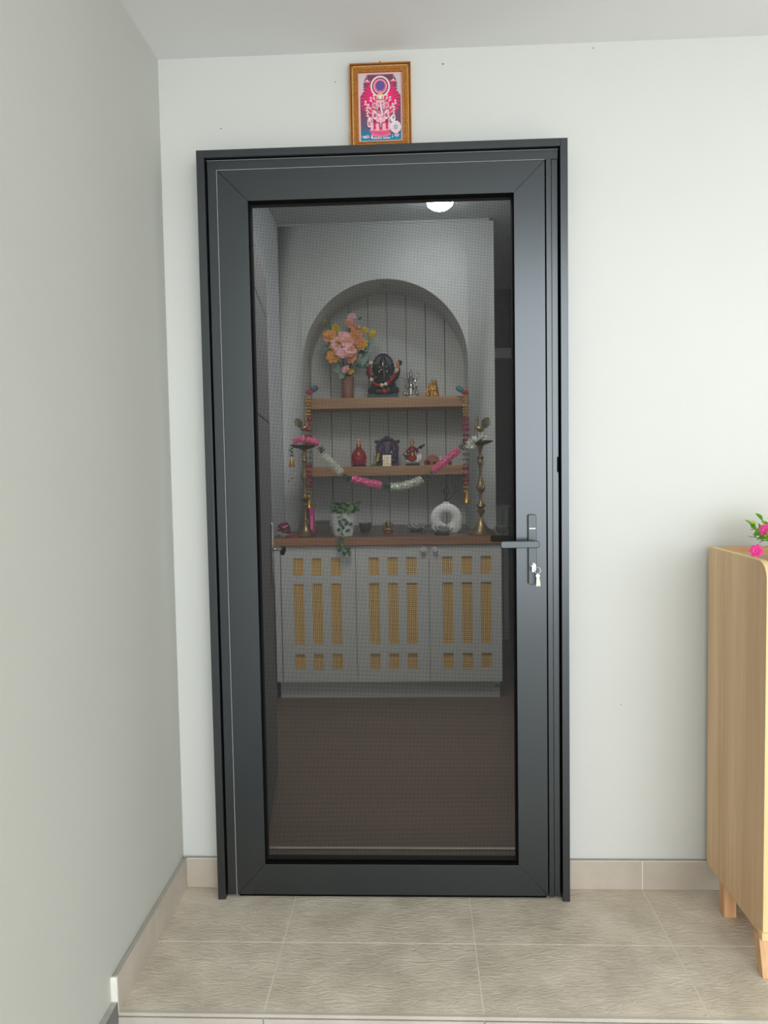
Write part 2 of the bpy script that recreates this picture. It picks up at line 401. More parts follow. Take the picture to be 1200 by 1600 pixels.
# channel holding the screen
j = MB(); t = .003
j.box(SX0, SX0+t, LY+.008, -.004, SZ0, SZ1).box(SX1-t, SX1, LY+.008, -.004, SZ0, SZ1).box(SX0, SX1, LY+.008, -.004, SZ0, SZ0+t).box(SX0, SX1, LY+.008, -.004, SZ1-t, SZ1)
dpart(j, 'screen_channel', M['metal_dark'])
# the screen itself: real crossing wires
SP, WW = .0023, .00065
j = MB(); ys = -.030
n = int((SX1-SX0)/SP)
for i in range(n+1):
    x = SX0+.001+i*SP; j.box(x-WW/2, x+WW/2, ys-.0004, ys+.0002, SZ0+.001, SZ1-.001)
n = int((SZ1-SZ0)/SP)
for i in range(n+1):
    z = SZ0+.001+i*SP; j.box(SX0+.001, SX1-.001, ys-.0002, ys+.0004, z-WW/2, z+WW/2)
dpart(j, 'mesh_screen', M['mesh'])
# handle set
def rrect(x0, x1, z0, z1, r, n=5):
    P = []
    for cx, cz, a in ((x1-r,z1-r,0),(x0+r,z1-r,90),(x0+r,z0+r,180),(x1-r,z0+r,270)):
        for k in range(n+1):
            t = math.radians(a+90*k/n); P.append((cx+r*math.cos(t), cz+r*math.sin(t)))
    return P
hx0, hx1, hz0, hz1 = 1.0475, 1.0715, .9445, 1.1475
j = MB(); j.prism(rrect(hx0, hx1, hz0, hz1, .005), -.067, LY, 'Y'); hp = dpart(j, 'handle_plate', M['handle'], bevel=.0015)
j = MB(); j.box(hx0+.003, hx1-.003, -.0676, -.0668, 1.1055, 1.1088); dpart(j, 'plate_mark', M['whitepaint'], hp)['label'] = 'small white mark across the handle plate'
lv = MB()
lv.prism(rrect(.9635, 1.0735, 1.0555, 1.0755, .007), -.112, -.100, 'Y')
dpart(lv, 'lever', M['handle'], bevel=.002)
lv = MB(); lv.cyl((1.0595,-.101,1.0655), (1.0595,-.066,1.0655), .0095, seg=20); dpart(lv, 'lever_neck', M['handle'])
lv = MB(); lv.prism(rrect(.951, 1.06, 1.0585, 1.0785, .006), .045, .057, 'Y').cyl((1.05,.046,1.068),(1.05,-.001,1.068), .009); dpart(lv, 'lever', M['metal_dark'], bevel=.002)['label'] = 'dark inner lever seen through the mesh'
cy = MB(); cy.cyl((1.0605,-.074,1.0), (1.0605,-.066,1.0), .0078, seg=20).prism(rrect(1.0570,1.0640,.9815,.999,.0034), -.073, -.066, 'Y')
dpart(cy, 'lock_cylinder', M['chrome'])
j = MB(); j.box(x1-.0045, x1-.001, IY+.0008, IY+.003, 1.268, 1.312); dpart(j, 'strike_plate', M['metal_dark'])

# keys in the lock
KP = Vector((1.0605, -.074, .996))
ky = thing('key_ring', 'silver keys on a ring hanging from the door lock', 'keys', KP)
def kpart(mb, name, mat, parent=ky, **k):
    bmesh.ops.translate(mb.bm, verts=mb.bm.verts, vec=-KP); return mb.build(name, mat, parent, **k)
b = MB(); b.box(1.0596,1.0614,-.082,-.0735,.992,1.0); b.prism(rrect(1.0548,1.0668,.986,1.006,.005), -.0842,-.0818,'Y'); kpart(b, 'key', M['chrome'], bevel=.0005)
b = MB(); b.torus((1.0705,-.0875,.9885), .0088, .0008, (0.2,-1,.1), m=None); kpart(b, 'ring', M['chrome'])
def hangkey(x, y, z, ang, nm):
    b = MB(); r = rm('Y', ang)
    b.lathe([(.0048,-.001),(.0048,.001)], (x,y,z), 14, None, (0,-1,0))
    L = .026; e = Vector((x,y,z)) + r @ Vector((0,0,-.004-L/2))
    b.box(e.x-.0022, e.x+.0022, y-.0009, y+.0009, e.z-L/2, e.z+L/2, rot=r)
    for k in range(4): 
        q = Vector((x,y,z)) + r @ Vector((.0026,0,-.012-k*.0045)); b.box(q.x-.001, q.x+.001, y-.0008, y+.0008, q.z-.0013, q.z+.0013, rot=r)
    kpart(b, 'key', M['keybrass' if nm else 'chrome'])
hangkey(1.0700, -.089, .9735, 3, 0); hangkey(1.0725, -.086, .9725, -6, 1)

# ================================================================== FRAMED PRINT over the door
PX0, PX1, PZ0, PZ1 = .5505, .7290, 2.212, 2.4585
PO = Vector((.64, WY, PZ0))
pic = thing('framed_print', 'gilt framed print of a seated elephant headed deity above the door', 'picture', PO)
def ppart(mb, name, mat, **k):
    bmesh.ops.translate(mb.bm, verts=mb.bm.verts, vec=-PO); return mb.build(name, mat, pic, **k)
fw = .0255; yf, yb = .001, WY-.001
fr = MB()
ix0, ix1, iz0, iz1 = PX0+fw, PX1-fw, PZ0+fw, PZ1-fw
for poly in ([(PX0,PZ0),(ix0,iz0),(ix0,iz1),(PX0,PZ1)], [(PX1,PZ0),(PX1,PZ1),(ix1,iz1),(ix1,iz0)], [(PX0,PZ1),(ix0,iz1),(ix1,iz1),(PX1,PZ1)], [(PX0,PZ0),(PX1,PZ0),(ix1,iz0),(ix0,iz0)]):
    fr.prism(poly, yf+.004, yb, 'Y')
M['gilt'] = pm('gilt_frame', (186,122,54), .4, metal=.4, var=.42, scale=420, bump=.8, bscale=500)
M['giltdark'] = pm('gilt_dark', (112,66,22), .5, metal=.3, var=.2, scale=300)
ppart(fr, 'frame', M['gilt'])
fr = MB()
def rimbox(o, mat, a, wdt, y0, y1):
    x0_, x1_, z0_, z1_ = PX0+a, PX1-a, PZ0+a, PZ1-a
    o.box(x0_, x0_+wdt, y0, y1, z0_, z1_, mat).box(x1_-wdt, x1_, y0, y1, z0_, z1_, mat).box(x0_+wdt, x1_-wdt, y0, y1, z1_-wdt, z1_, mat).box(x0_+wdt, x1_-wdt, y0, y1, z0_, z0_+wdt, mat)
rimbox(fr, M['gilt'], 0, .0035, yf, yf+.006); rimbox(fr, M['giltdark'], .0035, .003, yf+.0025, yf+.006); rimbox(fr, M['gilt'], .0215, .004, yf+.001, yf+.006)
ppart(fr, 'rim_moulding', M['gilt'], bevel=.0008)
fr = MB()
def beads(x0_, z0_, x1_, z1_, r, step, mat):
    n = int(math.hypot(x1_-x0_, z1_-z0_)/step)
    for i in range(n+1):
        t = i/n; fr.ell((x0_+(x1_-x0_)*t, yf+.003, z0_+(z1_-z0_)*t), (r,r*.8,r), mat, seg=6, rings=4)
M['giltlight'] = pm('gilt_highlight', (236,196,128), .32, metal=.5, var=.2, scale=300)
a = .0085
for q in ((PX0+a,PZ0+a,PX0+a,PZ1-a),(PX1-a,PZ0+a,PX1-a,PZ1-a),(PX0+a,PZ1-a,PX1-a,PZ1-a)): beads(*q, .0022, .0052, M['giltlight'])
a = .0165
for q in ((PX0+a,PZ0+a,PX0+a,PZ1-a),(PX1-a,PZ0+a,PX1-a,PZ1-a),(PX0+a,PZ1-a,PX1-a,PZ1-a)): beads(*q, .0024, .0062, M['gilt'])
ppart(fr, 'beading', M['gilt'])
hk = MB(); hk.cyl((.640,WY,2.4645),(.640,WY-.008,2.4645), .0022, seg=8).torus((.640,WY-.005,2.4605), .0045, .0008, (0,1,0)); ppart(hk, 'hanging_hook', M['dark'])
# the print: a flat sheet with flat printed shapes
def print_bg():
    m = bpy.data.materials.new('printed_background'); m.use_nodes = True; nt = m.node_tree; b = nt.nodes['Principled BSDF']; b.inputs['Roughness'].default_value = .35
    tc = nt.nodes.new('ShaderNodeTexCoord'); sx = nt.nodes.new('ShaderNodeSeparateXYZ'); nt.links.new(tc.outputs['Object'], sx.inputs[0])
    mr = nt.nodes.new('ShaderNodeMapRange'); mr.inputs['From Min'].default_value = .028; mr.inputs['From Max'].default_value = .215
    nt.links.new(sx.outputs['Z'], mr.inputs['Value'])
    r = nt.nodes.new('ShaderNodeValToRGB'); e = r.color_ramp.elements
    e[0].position = 0; e[0].color = lin((40,150,190)); e[1].position = 1; e[1].color = lin((112,70,92))
    for p, c in ((.10,(34,124,164)),(.20,(84,92,124)),(.34,(118,74,104)),(.7,(126,64,92))):
        q = e.new(p); q.color = lin(c)
    nt.links.new(mr.outputs[0], r.inputs['Fac'])
    # printed pink rays round the figure
    mp = nt.nodes.new('ShaderNodeMapping'); mp.inputs['Location'].default_value = (0, 0, -.142); nt.links.new(tc.outputs['Object'], mp.inputs['Vector'])
    ml = nt.nodes.new('ShaderNodeVectorMath'); ml.operation = 'MULTIPLY'; ml.inputs[1].default_value = (1.15, 0, 1); nt.links.new(mp.outputs[0], ml.inputs[0])
    ln = nt.nodes.new('ShaderNodeVectorMath'); ln.operation = 'LENGTH'; nt.links.new(ml.outputs[0], ln.inputs[0])
    m2 = nt.nodes.new('ShaderNodeMapRange'); m2.inputs['From Min'].default_value = .066; m2.inputs['From Max'].default_value = .036; nt.links.new(ln.outputs['Value'], m2.inputs['Value'])
    mx = nt.nodes.new('ShaderNodeMix'); mx.data_type = 'RGBA'; nt.links.new(m2.outputs[0], mx.inputs[0])
    nt.links.new(r.outputs['Color'], mx.inputs[6]); mx.inputs[7].default_value = lin((244,26,116))
    nt.links.new(mx.outputs[2], b.inputs['Base Color']); return m
inkc = {'ray':(236,38,112),'halo':(236,196,214),'halored':(206,60,96),'halopink':(246,140,160),'blue':(96,84,156),'skinp':(244,176,192),'skind':(206,120,144),'white':(240,226,228),
        'robe':(226,40,100),'lotus':(240,44,120),'lotuslt':(250,160,190),'grey':(150,140,160),'gold':(232,214,150),'arch':(206,196,206),'edge':(238,190,200),'line':(112,40,70),'sky':(170,214,236),'teal':(110,190,206)}
I = {k: pm('ink_'+k, c, .35, var=.03) for k, c in inkc.items()}
I['bg'] = print_bg()
pr = MB(); ZL = [0]
def U(u, v): # u,v in print units: u -1..1 across, v 0..1 up
    return ((PX0+PX1)/2 + u*(ix1-ix0)/2, iz0 + v*(iz1-iz0))
HW = (ix1-ix0)/2; HH = iz1-iz0
def flat(poly, ink, lift=None):
    ZL[0] += 1; y = .0090 - ZL[0]*.000018
    vs = [pr.bm.verts.new((x, y, z)) for x, z in (U(*p) for p in poly)]
    f = pr.bm.faces.new(vs)
    f.normal_update()
    if f.normal.y > 0: f.normal_flip()
    pr._tag([f], I[ink])
def oval(u, v, ru, rv, ink, n=24, rot=0):
    c, s_ = math.cos(math.radians(rot)), math.sin(math.radians(rot)); P = []
    for k in range(n):
        a = 2*PI*k/n; x = ru*HW*math.cos(a); z = rv*HH*math.sin(a)
        P.append((u+(x*c-z*s_)/HW, v+(x*s_+z*c)/HH))
    flat(P, ink)
def stroke(pts, wd, ink):
    for (u0,v0),(u1,v1) in zip(pts, pts[1:]):
        dx, dz = (u1-u0)*HW, (v1-v0)*HH; L = math.hypot(dx, dz) or 1; nx, nz = -dz/L*wd/2, dx/L*wd/2
        flat([(u0+nx/HW,v0+nz/HH),(u1+nx/HW,v1+nz/HH),(u1-nx/HW,v1-nz/HH),(u0-nx/HW,v0-nz/HH)], ink)
flat([(-1,0),(1,0),(1,1),(-1,1)], 'edge'); flat([(-.92,.02),(.92,.02),(.92,.975),(-.92,.975)], 'bg')
# rays
for k in range(22):
    a = math.radians(-25+230*k/21)
    if 60 < math.degrees(a) < 120: continue
    c = (0,.60); r0, r1 = .030, .0575
    P = [(c[0]+r0*math.cos(a-.03)/HW, c[1]+r0*math.sin(a-.03)/HH), (c[0]+r1*math.cos(a-.045)/HW, c[1]+r1*math.sin(a-.045)/HH), (c[0]+r1*math.cos(a+.045)/HW, c[1]+r1*math.sin(a+.045)/HH)]
    flat(P, 'ray')
# pillars and carved arch corners
for s in (-1,1):
    flat([(s*.92,.66),(s*.80,.72),(s*.78,.86),(s*.66,.93),(s*.60,.975),(s*.92,.975)], 'arch')
    for v in (.74,.78,.82,.86,.90): oval(s*.80, v, .07, .016, 'arch', 10)
    stroke([(s*.6,.97),(s*.6,.90)], .0012, 'halopink'); oval(s*.6,.875,.14,.018,'halopink',12); oval(s*.6,.862,.07,.02,'halored',12); oval(s*.6,.888,.04,.016,'white',8)
# halo
oval(0,.80,.45,.156,'halo',36); oval(0,.80,.41,.142,'white',36); oval(0,.80,.37,.128,'line',36); oval(0,.80,.32,.111,'halopink',36); oval(0,.80,.25,.087,'skind',30); oval(0,.81,.21,.073,'blue',30)
# lotus seat
oval(.0,.165,.48,.035,'lotuslt',30); flat([(-.47,.17),(.47,.17),(.36,.11),(-.36,.11)], 'lotus')
for k in range(11):
    u = -.46+.92*k/10; oval(u,.165-.02*(1-(u/.5)**2),.055,.026,'lotuslt',10); oval(u,.158-.02*(1-(u/.5)**2),.038,.017,'lotus',10)
for k in range(10):
    u = -.40+.80*k/9; oval(u,.115-.028*(1-(u/.46)**2),.048,.022,'lotuslt',10); oval(u,.118-.028*(1-(u/.46)**2),.03,.014,'lotus',10)
# many arms
for s in (-1,1):
    for i, (u, v) in enumerate(((.68,.55),(.62,.46),(.60,.38),(.44,.60),(.30,.63),(.55,.50))):
        stroke([(s*.15,.46),(s*(u*.7),v-.05),(s*u,v)], .0036, 'skinp'); oval(s*u,v,.065,.02,'skinp',10); oval(s*u,v+.035,.045,.016,'white',8)
        oval(s*u*1.02,v+.02,.02,.012,'grey',8); stroke([(s*u*.7,v-.055),(s*(u*.7+.03),v-.03)], .0012,'line')
    oval(s*.48,.30,.14,.06,'skinp',16); oval(s*.46,.29,.08,.04,'grey',14); oval(s*.50,.32,.05,.025,'white',10)
    oval(s*.40,.22,.07,.06,'halo',14)
oval(.56,.33,.12,.05,'white',16); oval(.58,.34,.05,.025,'grey',10); stroke([(.62,.30),(.70,.24),(.66,.2)], .0016, 'white'); oval(-.52,.26,.10,.055,'halo',16); oval(-.52,.262,.06,.035,'skind',12)
# body and legs
flat([(-.31,.46),(.31,.46),(.25,.27),(-.25,.27)], 'line'); flat([(-.28,.45),(.28,.45),(.22,.27),(-.22,.27)], 'skind'); oval(0,.335,.23,.075,'skinp',24)
for s in (-1,1): oval(s*.30,.43,.09,.03,'skinp',14); stroke([(s*.32,.43),(s*.38,.36),(s*.26,.33)], .0046, 'skinp'); oval(s*.26,.335,.05,.018,'white',8)
flat([(-.34,.28),(.34,.28),(.30,.165),(-.30,.165)], 'robe')
for s in (-1,1): oval(s*.13,.22,.10,.055,'skinp',16); oval(s*.16,.17,.12,.018,'skinp',14); stroke([(s*.3,.29),(s*.07,.26),(s*.05,.18)], .0018,'line')
stroke([(-.28,.44),(-.1,.37),(.1,.37),(.28,.44)], .0026, 'white'); stroke([(-.22,.40),(0,.31),(.22,.40)], .0016, 'robe'); oval(0,.33,.06,.02,'white',12); oval(0,.265,.035,.02,'white',10); oval(0,.235,.025,.03,'grey',10)
# head with ears and trunk, crown
for s in (-1,1): oval(s*.27,.52,.145,.056,'line',18,s*-15); oval(s*.27,.52,.125,.048,'skinp',18,s*-15); oval(s*.27,.52,.08,.032,'skind',14,s*-15)
oval(0,.565,.19,.075,'skinp',22)
TK = [(0,.56),(.02,.50),(.05,.44),(.08,.40),(.06,.365),(.0,.372)]; stroke(TK, .0086, 'line'); stroke(TK, .0064, 'halo')
for s in (-1,1): oval(s*.10,.545,.03,.008,'line',8); stroke([(s*.10,.50),(s*.16,.46)], .002, 'white')
flat([(-.18,.60),(.18,.60),(.16,.65),(.09,.685),(0,.735),(-.09,.685),(-.16,.65)], 'gold'); oval(0,.63,.10,.03,'white',14); oval(0,.70,.05,.03,'halopink',12); oval(.08,.63,.03,.02,'grey',8); oval(-.1,.625,.03,.02,'skind',8)
stroke([(-.17,.605),(.17,.605)], .0018, 'line')
# round diagram at lower right, mouse and offerings, caption strokes
oval(.68,.20,.235,.088,'white',30); oval(.68,.20,.20,.075,'halo',28)
for k in range(10):
    a = 2*PI*k/10; oval(.68+.2*math.cos(a), .20+.075*math.sin(a), .05, .018, 'white', 8)
oval(.68,.20,.13,.048,'white',24)
for r0 in (90,-90):
    flat([(.68+.12*math.cos(math.radians(r0+120*k)), .20+.045*math.sin(math.radians(r0+120*k))) for k in range(3)], 'grey')
oval(.68,.20,.045,.017,'sky',12); oval(.72,.085,.11,.03,'sky',14); oval(.72,.095,.07,.02,'halopink',10)
oval(-.68,.065,.17,.022,'sky',14); oval(-.60,.075,.07,.022,'halopink',10); stroke([(-.84,.06),(-.9,.085)], .0012,'sky'); flat([(-.46,.05),(-.36,.05),(-.42,.10)], 'white'); oval(-.40,.05,.06,.012,'white',8)
stroke([(.53,.05),(.53,.105)], .001,'white'); oval(.53,.06,.05,.01,'sky',8)
stroke([(-.34,.052),(.04,.052)], .0012, 'white'); stroke([(.10,.052),(.44,.052)], .0012, 'white')
for k in range(17):
    u = -.33+.045*k
    if .04 < u < .1: continue
    stroke([(u,.052),(u,.03)], .0011,'white'); stroke([(u,.042),(u+.022,.034)], .0011,'white')
    if k % 4 == 1: stroke([(u,.054),(u+.02,.064)], .001, 'white')
ppart(pr, 'print', I['bg'], sharp=180)
bk = MB(); bk.box(ix0-.003, ix1+.003, .0095, .015, iz0-.003, iz1+.003); ppart(bk, 'backing_board', M['giltdark'])

# ================================================================== SHOE CABINET with flowers
CO = Vector((1.80, -.2, 0))
cab = thing('shoe_cabinet', 'light oak cabinet on short legs against the white wall at right', 'cabinet', CO)
def cpart(mb, name, mat, **k):
    bmesh.ops.translate(mb.bm, verts=mb.bm.verts, vec=-CO); return mb.build(name, mat, cab, **k)
cx0, cx1, cyb, cyf, cz0, cz1 = 1.580, 2.42, -.010, -.384, .092, 1.042
def sidepoly():
    P = [(cyb,cz0),(cyb,cz1)]
    r = .045
    for k in range(9):
        t = math.radians(90+90*k/8); P.append((cyf+r+r*math.cos(t), cz1-r+r*math.sin(t)))
    P.append((cyf,cz0)); return P
for a in (cx0, cx1-.016):
    c = MB(); c.prism(sidepoly(), a, a+.016, 'X'); cpart(c, 'side_panel', M['oak'], bevel=.0006)
for a in (cx0, cx1-.016):
    c = MB(); pr_ = sidepoly()[1:]; nr = []
    for k, (y, z) in enumerate(pr_):
        y0_, z0_ = pr_[max(k-1,0)]; y1_, z1_ = pr_[min(k+1,len(pr_)-1)]; L = math.hypot(y1_-y0_, z1_-z0_); nr.append(((z0_-z1_)/L*-.0008, (y1_-y0_)/L*-.0008))
    for k in range(len(pr_)-1):
        (ya,za),(yb,zb) = pr_[k], pr_[k+1]; (na,ma),(nb,mb_) = nr[k], nr[k+1]
        c.prism([(ya-na,za-ma),(yb-nb,zb-mb_),(yb+nb,zb+mb_),(ya+na,za+ma)], a+.0003, a+.0157, 'X')
    cpart(c, 'lit_edge', M['edge'])  # paler strip paints the light on the panel rim

c = MB(); c.box(cx0+.016, cx1-.016, cyb-.010, cyb, cz0, cz1); cpart(c, 'back_panel', M['oaktop'])
c = MB(); c.box(cx0+.016, cx1-.016, cyf+.004, cyb-.010, cz1-.030, cz1-.014); cpart(c, 'tray_top', M['oaktop'])
c = MB(); c.box(cx0+.016, cx1-.016, cyf, cyb-.01, cz0+.001, cz0+.017); cpart(c, 'bottom_board', M['oaktop'])
for a, b_ in ((cx0+.0165, 1.998), (2.002, cx1-.0165)):
    c = MB(); c.box(a, b_, cyf-.001, cyf+.017, cz0+.02, cz1-.062); d = cpart(c, 'door', M['edge'], bevel=.001)
    c = MB(); c.cyl((1.98 if a < 1.8 else 2.02, cyf-.001, .6), (1.98 if a < 1.8 else 2.02, cyf-.02, .6), .009, .012); bmesh.ops.translate(c.bm, verts=c.bm.verts, vec=-CO); c.build('knob', M['edge'], d)
c = MB(); c.box(cx0-.004, cx1+.004, cyf-.006, cyf+.014, cz0-.003, cz0+.017); cpart(c, 'front_plinth_strip', M['edge'], bevel=.001)
for lx in (cx0+.001, cx1-.036):
    c = MB(); c.prism([(-.105,.092),(-.138,.092),(-.142,0),(-.112,0)], lx, lx+.034, 'X'); cpart(c, 'leg', M['oakend'], bevel=.001)
    c = MB(); c.prism([(-.345,.092),(-.380,.092),(-.404,0),(-.374,0)], lx-.008, lx+.026, 'X'); cpart(c, 'leg', M['oakend'], bevel=.001)

FP = Vector((1.735, -.19, cz1-.014))
fp = thing('artificial_flower_pot', 'pot of small pink artificial flowers on the oak cabinet at the right edge', 'flowers', FP)
c = MB(); c.lathe([(.034,0),(.038,.002),(.044,.034),(.046,.036),(.041,.036),(.038,.028),(0,.028)], (0,0,0), 24); c.build('pot', M['ceramic'], fp)
rnd = random.Random(3)
sm_ = MB(); lfm = MB(); 
tips = []
for k in range(46):
    a = rnd.uniform(0, 2*PI); el = rnd.uniform(0, 1.35); R = rnd.uniform(.085,.11)
    d = Vector((math.cos(a)*math.cos(el), math.sin(a)*math.cos(el), math.sin(el)))
    tip = Vector((0,0,.042)) + Vector((d.x*R*1.12, d.y*R*1.12, d.z*.075)); base = Vector((d.x*.01, d.y*.01, .026))
    sm_.tube([base, base.lerp(tip,.5)+Vector((0,0,.008)), tip], .0011, 5)
    for q in range(6):
        t = rnd.uniform(.45, 1); p = base.lerp(tip, t)+Vector((0,0,.006*(1-t))); dv = Vector((rnd.uniform(-1,1), rnd.uniform(-1,1), rnd.uniform(-.2,1))).normalized()
        lfm.leaf(p, p+dv*.028, .0055, .15, M['fresh'] if rnd.random() < .7 else M['lime'], (rnd.uniform(-1,1),rnd.uniform(-1,1),1))
    tips.append((tip, d))
sm_.build('stems', M['fresh'], fp); o = lfm.build('foliage', M['fresh'], fp)
def smallbloom(p, d, parent, mat, r=.015):
    o = MB(); d = d.normalized(); u = d.orthogonal().normalized(); v = d.cross(u)
    for ring, n, el in ((1,7,.25),(.75,6,.7),(.45,4,1.1)):
        for k in range(n):
            a = 2*PI*k/n+ring; e = (u*math.cos(a)+v*math.sin(a))*math.cos(el)+d*math.sin(el)
            o.leaf(p, p+e*r*ring*1.15, r*.42, .2, mat, d)
    o.ell(p+d*r*.3, r*.3, mat, seg=8, rings=5); return o.build('bloom', mat, parent)
for px, py, Y in ((1182,861,-.275),(1197,829,-.22),(1212,848,-.28)):
    p = at(px, py, Y); MB().tube([Vector((0,0,.026)), (p-FP)*.5+Vector((0,0,.03)), p-FP], .0013, 5).build('stem', M['fresh'], fp); smallbloom(p-FP, Vector((-.5,-1,.3)), fp, M['hotpink'], .0165)
for k in range(0, 46, 5):
    if tips[k][0].x > .03: smallbloom(tips[k][0], tips[k][1], fp, M['hotpink'], .0135)

# ================================================================== INTERIOR SHELL
LXW = -.078
struct(MB().box(LXW-.1, 3.4, .02, 4.5, -.1, .0).build('floor', M['intfloor']), 'brown floor of the prayer room behind the mesh door', 'floor')
struct(MB().box(LXW-.1, LXW, .14, 4.5, 0, 2.75).build('wall_left', M['intwall']), 'pale wall of the prayer room left of the altar', 'wall')
struct(MB().box(LXW-.1, 3.4, .14, 4.5, 2.75, 2.85).build('ceiling', M['intceil']), 'pale ceiling of the prayer room', 'ceiling')
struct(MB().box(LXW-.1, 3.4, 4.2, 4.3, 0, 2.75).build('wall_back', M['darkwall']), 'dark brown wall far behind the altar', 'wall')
wr = MB().box(3.2, 3.3, .14, 4.2, 0, .9).box(3.2, 3.3, .14, 4.2, 2.2, 2.75).box(3.2, 3.3, .14, .6, .9, 2.2).box(3.2, 3.3, 1.9, 4.2, .9, 2.2)  # opening added in the unseen wall to let sky light in
struct(wr.build('wall_right', M['intwall']), 'pale wall of the prayer room with an opening added to let light in, out of view', 'wall')
bx0 = MB().box(LXW, 3.2, .1405, .15, 2.2, 2.75).box(LXW, OX0, .1405, .15, 0, 2.2).box(OX1, 3.2, .1405, .15, 0, 2.2)
struct(bx0.build('wall_front', M['intwall']), 'inside face of the wall that holds the mesh door', 'wall')
struct(MB().box(1.16, 3.2, 4.10, 4.2, 2.175, 2.245).box(1.16, 3.2, 4.08, 4.2, 2.235, 2.25).build('trim_2', M['intwall']), 'pale horizontal rail across the dark wall right of the altar', 'trim')
struct(MB().box(OX0+.03, OX1-.03, .236, .252, .0, .004).build('trim_3', M['skirt']), 'pale threshold strip on the floor just behind the mesh door', 'trim')

# inner timber door, open into the room
iA, iB = Vector((.212,.155,0)), Vector((.1225,.90,0)); idr = (iB-iA); iL = idr.length
d2 = thing('door_2', 'grey timber inner door standing open at the left behind the mesh', 'door', iA, kind='structure', rz=math.atan2(idr.y, idr.x))
c = MB(); c.box(0, iL, 0, .04, .008, 2.068); c.build('door_panel', M['innerdoor'], d2, bevel=.001)
c = MB(); c.box(0, iL, -.0008, .001, 1.905, 1.909).box(0, iL, -.0008, .001, 1.48, 1.484); c.build('panel_groove', M['dark'], d2)
c = MB(); c.box(iL-.118, iL-.088, -.012, 0, .818, 1.075); hp2 = c.build('handle_plate', M['chrome'], d2, bevel=.004)
c = MB(); c.cyl((iL-.103,-.012,.965),(iL-.103,-.05,.965), .005, seg=10); c.build('lever_neck', M['chrome'], d2)
c = MB(); c.box(iL-.22, iL-.095, -.06, -.046, .954, .976); c.build('lever', M['metal_dark'], d2, bevel=.004)

# ceiling lamp
LO = Vector((.876, 1.93, 2.75))
cl = thing('ceiling_light', 'bright round glass ceiling lamp above the altar room', 'lamp', LO)
MB().lathe([(.078,-.012),(.078,0)], (0,0,0), 32).build('ceiling_plate', M['chrome'], cl)
MB().lathe([(.0,-.075),(.026,-.074),(.030,-.068),(.030,-.02),(0,-.019)], (0,0,0), 24).build('bulb', M['glow'], cl)
c = MB()
c.lathe([(.070,-.013),(.072,-.04),(.066,-.062),(.045,-.078),(.034,-.083),(.034,-.080),(.044,-.075),(.063,-.060),(.069,-.04),(.067,-.013)], (0,0,0), 32, M['shade'])
for k in range(8):
    a = 2*PI*k/8+.1; u = Vector((math.cos(a), math.sin(a), 0)); c.tube([u*.073+Vector((0,0,-.013)), u*.0755+Vector((0,0,-.04)), u*.069+Vector((0,0,-.064))], .0036, 6, M['groove'])
c.build('glass_shade', M['shade'], cl)

L2 = bpy.data.lights.new('added_room_fill', 'AREA'); L2.shape = 'DISK'; L2.size = .8; L2.energy = 17; L2.color = (1,.98,.95)  # unseen fill light added to brighten the altar from the front
l2 = bpy.data.objects.new('added_room_fill', L2); COL.objects.link(l2); l2.location = (.62, .62, 2.735)
# ================================================================== ALTAR
AP = 2.37                       # face of the arched panel
ax0, ax1 = -.076, 1.207
ARX, ARR, ARZ = .5515, .4975, 1.9185
ZW = .912                       # worktop surface
NB = 2.765
al = thing('arched_niche', 'pale grey built in altar surround with arched recess', 'altar', (ARX, AP, ZW))
AO = Vector((ARX, AP, ZW))
def apart(mb, name, mat, **k):
    bmesh.ops.translate(mb.bm, verts=mb.bm.verts, vec=-AO); return mb.build(name, mat, al, **k)
NS = 40
arc = [(ARX+ARR*math.cos(PI*k/NS), ARZ+ARR*math.sin(PI*k/NS)) for k in range(NS+1)]   # right to left
p = MB()
AT = 2.738
def quad(a, b_, c, d):
    f = p.bm.faces.new([p.bm.verts.new(v) for v in (a,b_,c,d)]); f.normal_update(); return f
fs = []
for i in range(NS):
    (xa,za),(xb,zb) = arc[i], arc[i+1]
    fs.append(quad((xa,AP,za),(xa,AP,AT),(xb,AP,AT),(xb,AP,zb)))             # face above arch
    fs.append(quad((xa,AP,za),(xb,AP,zb),(xb,NB,zb),(xa,NB,za)))             # soffit
l, r_ = ARX-ARR, ARX+ARR
for a, b_ in ((ax0, l), (r_, ax1)):
    fs.append(quad((a,AP,ZW),(b_,AP,ZW),(b_,AP,AT),(a,AP,AT)))
for x in (l, r_): fs.append(quad((x,AP,ZW),(x,NB,ZW),(x,NB,ARZ),(x,AP,ARZ)))
fs.append(quad((ax1,AP,ZW),(ax1,AP+.48,ZW),(ax1,AP+.48,AT),(ax1,AP,AT)))
fs.append(quad((ax0,AP,AT),(ax1,AP,AT),(ax1,AP+.48,AT),(ax0,AP+.48,AT)))
fs.append(quad((ax0,AP+.48,ZW),(ax1,AP+.48,ZW),(ax1,AP+.48,AT),(ax0,AP+.48,AT)))
bmesh.ops.remove_doubles(p.bm, verts=p.bm.verts, dist=1e-5)
bmesh.ops.recalc_face_normals(p.bm, faces=p.bm.faces)
apart(p, 'arch_panel', M['altar'], sharp=35)
p = MB()
pl = [l-.01, .0546, .1807, .3051, .4288, .5527, .6766, .8005, .9244, 1.0484, r_+.012]
pl = [l-.01, .180, .306, .430, .553, .677, .802, .926, r_+.012]
for a, b_ in zip(pl, pl[1:]): p.box(a+.0022, b_-.0022, NB-.006, NB+.02, ZW+.002, 2.45, M['altar'])
p.box(l-.01, r_+.012, NB, NB+.03, ZW+.002, 2.45, M['groove'])
apart(p, 'plank_back', M['altar'])
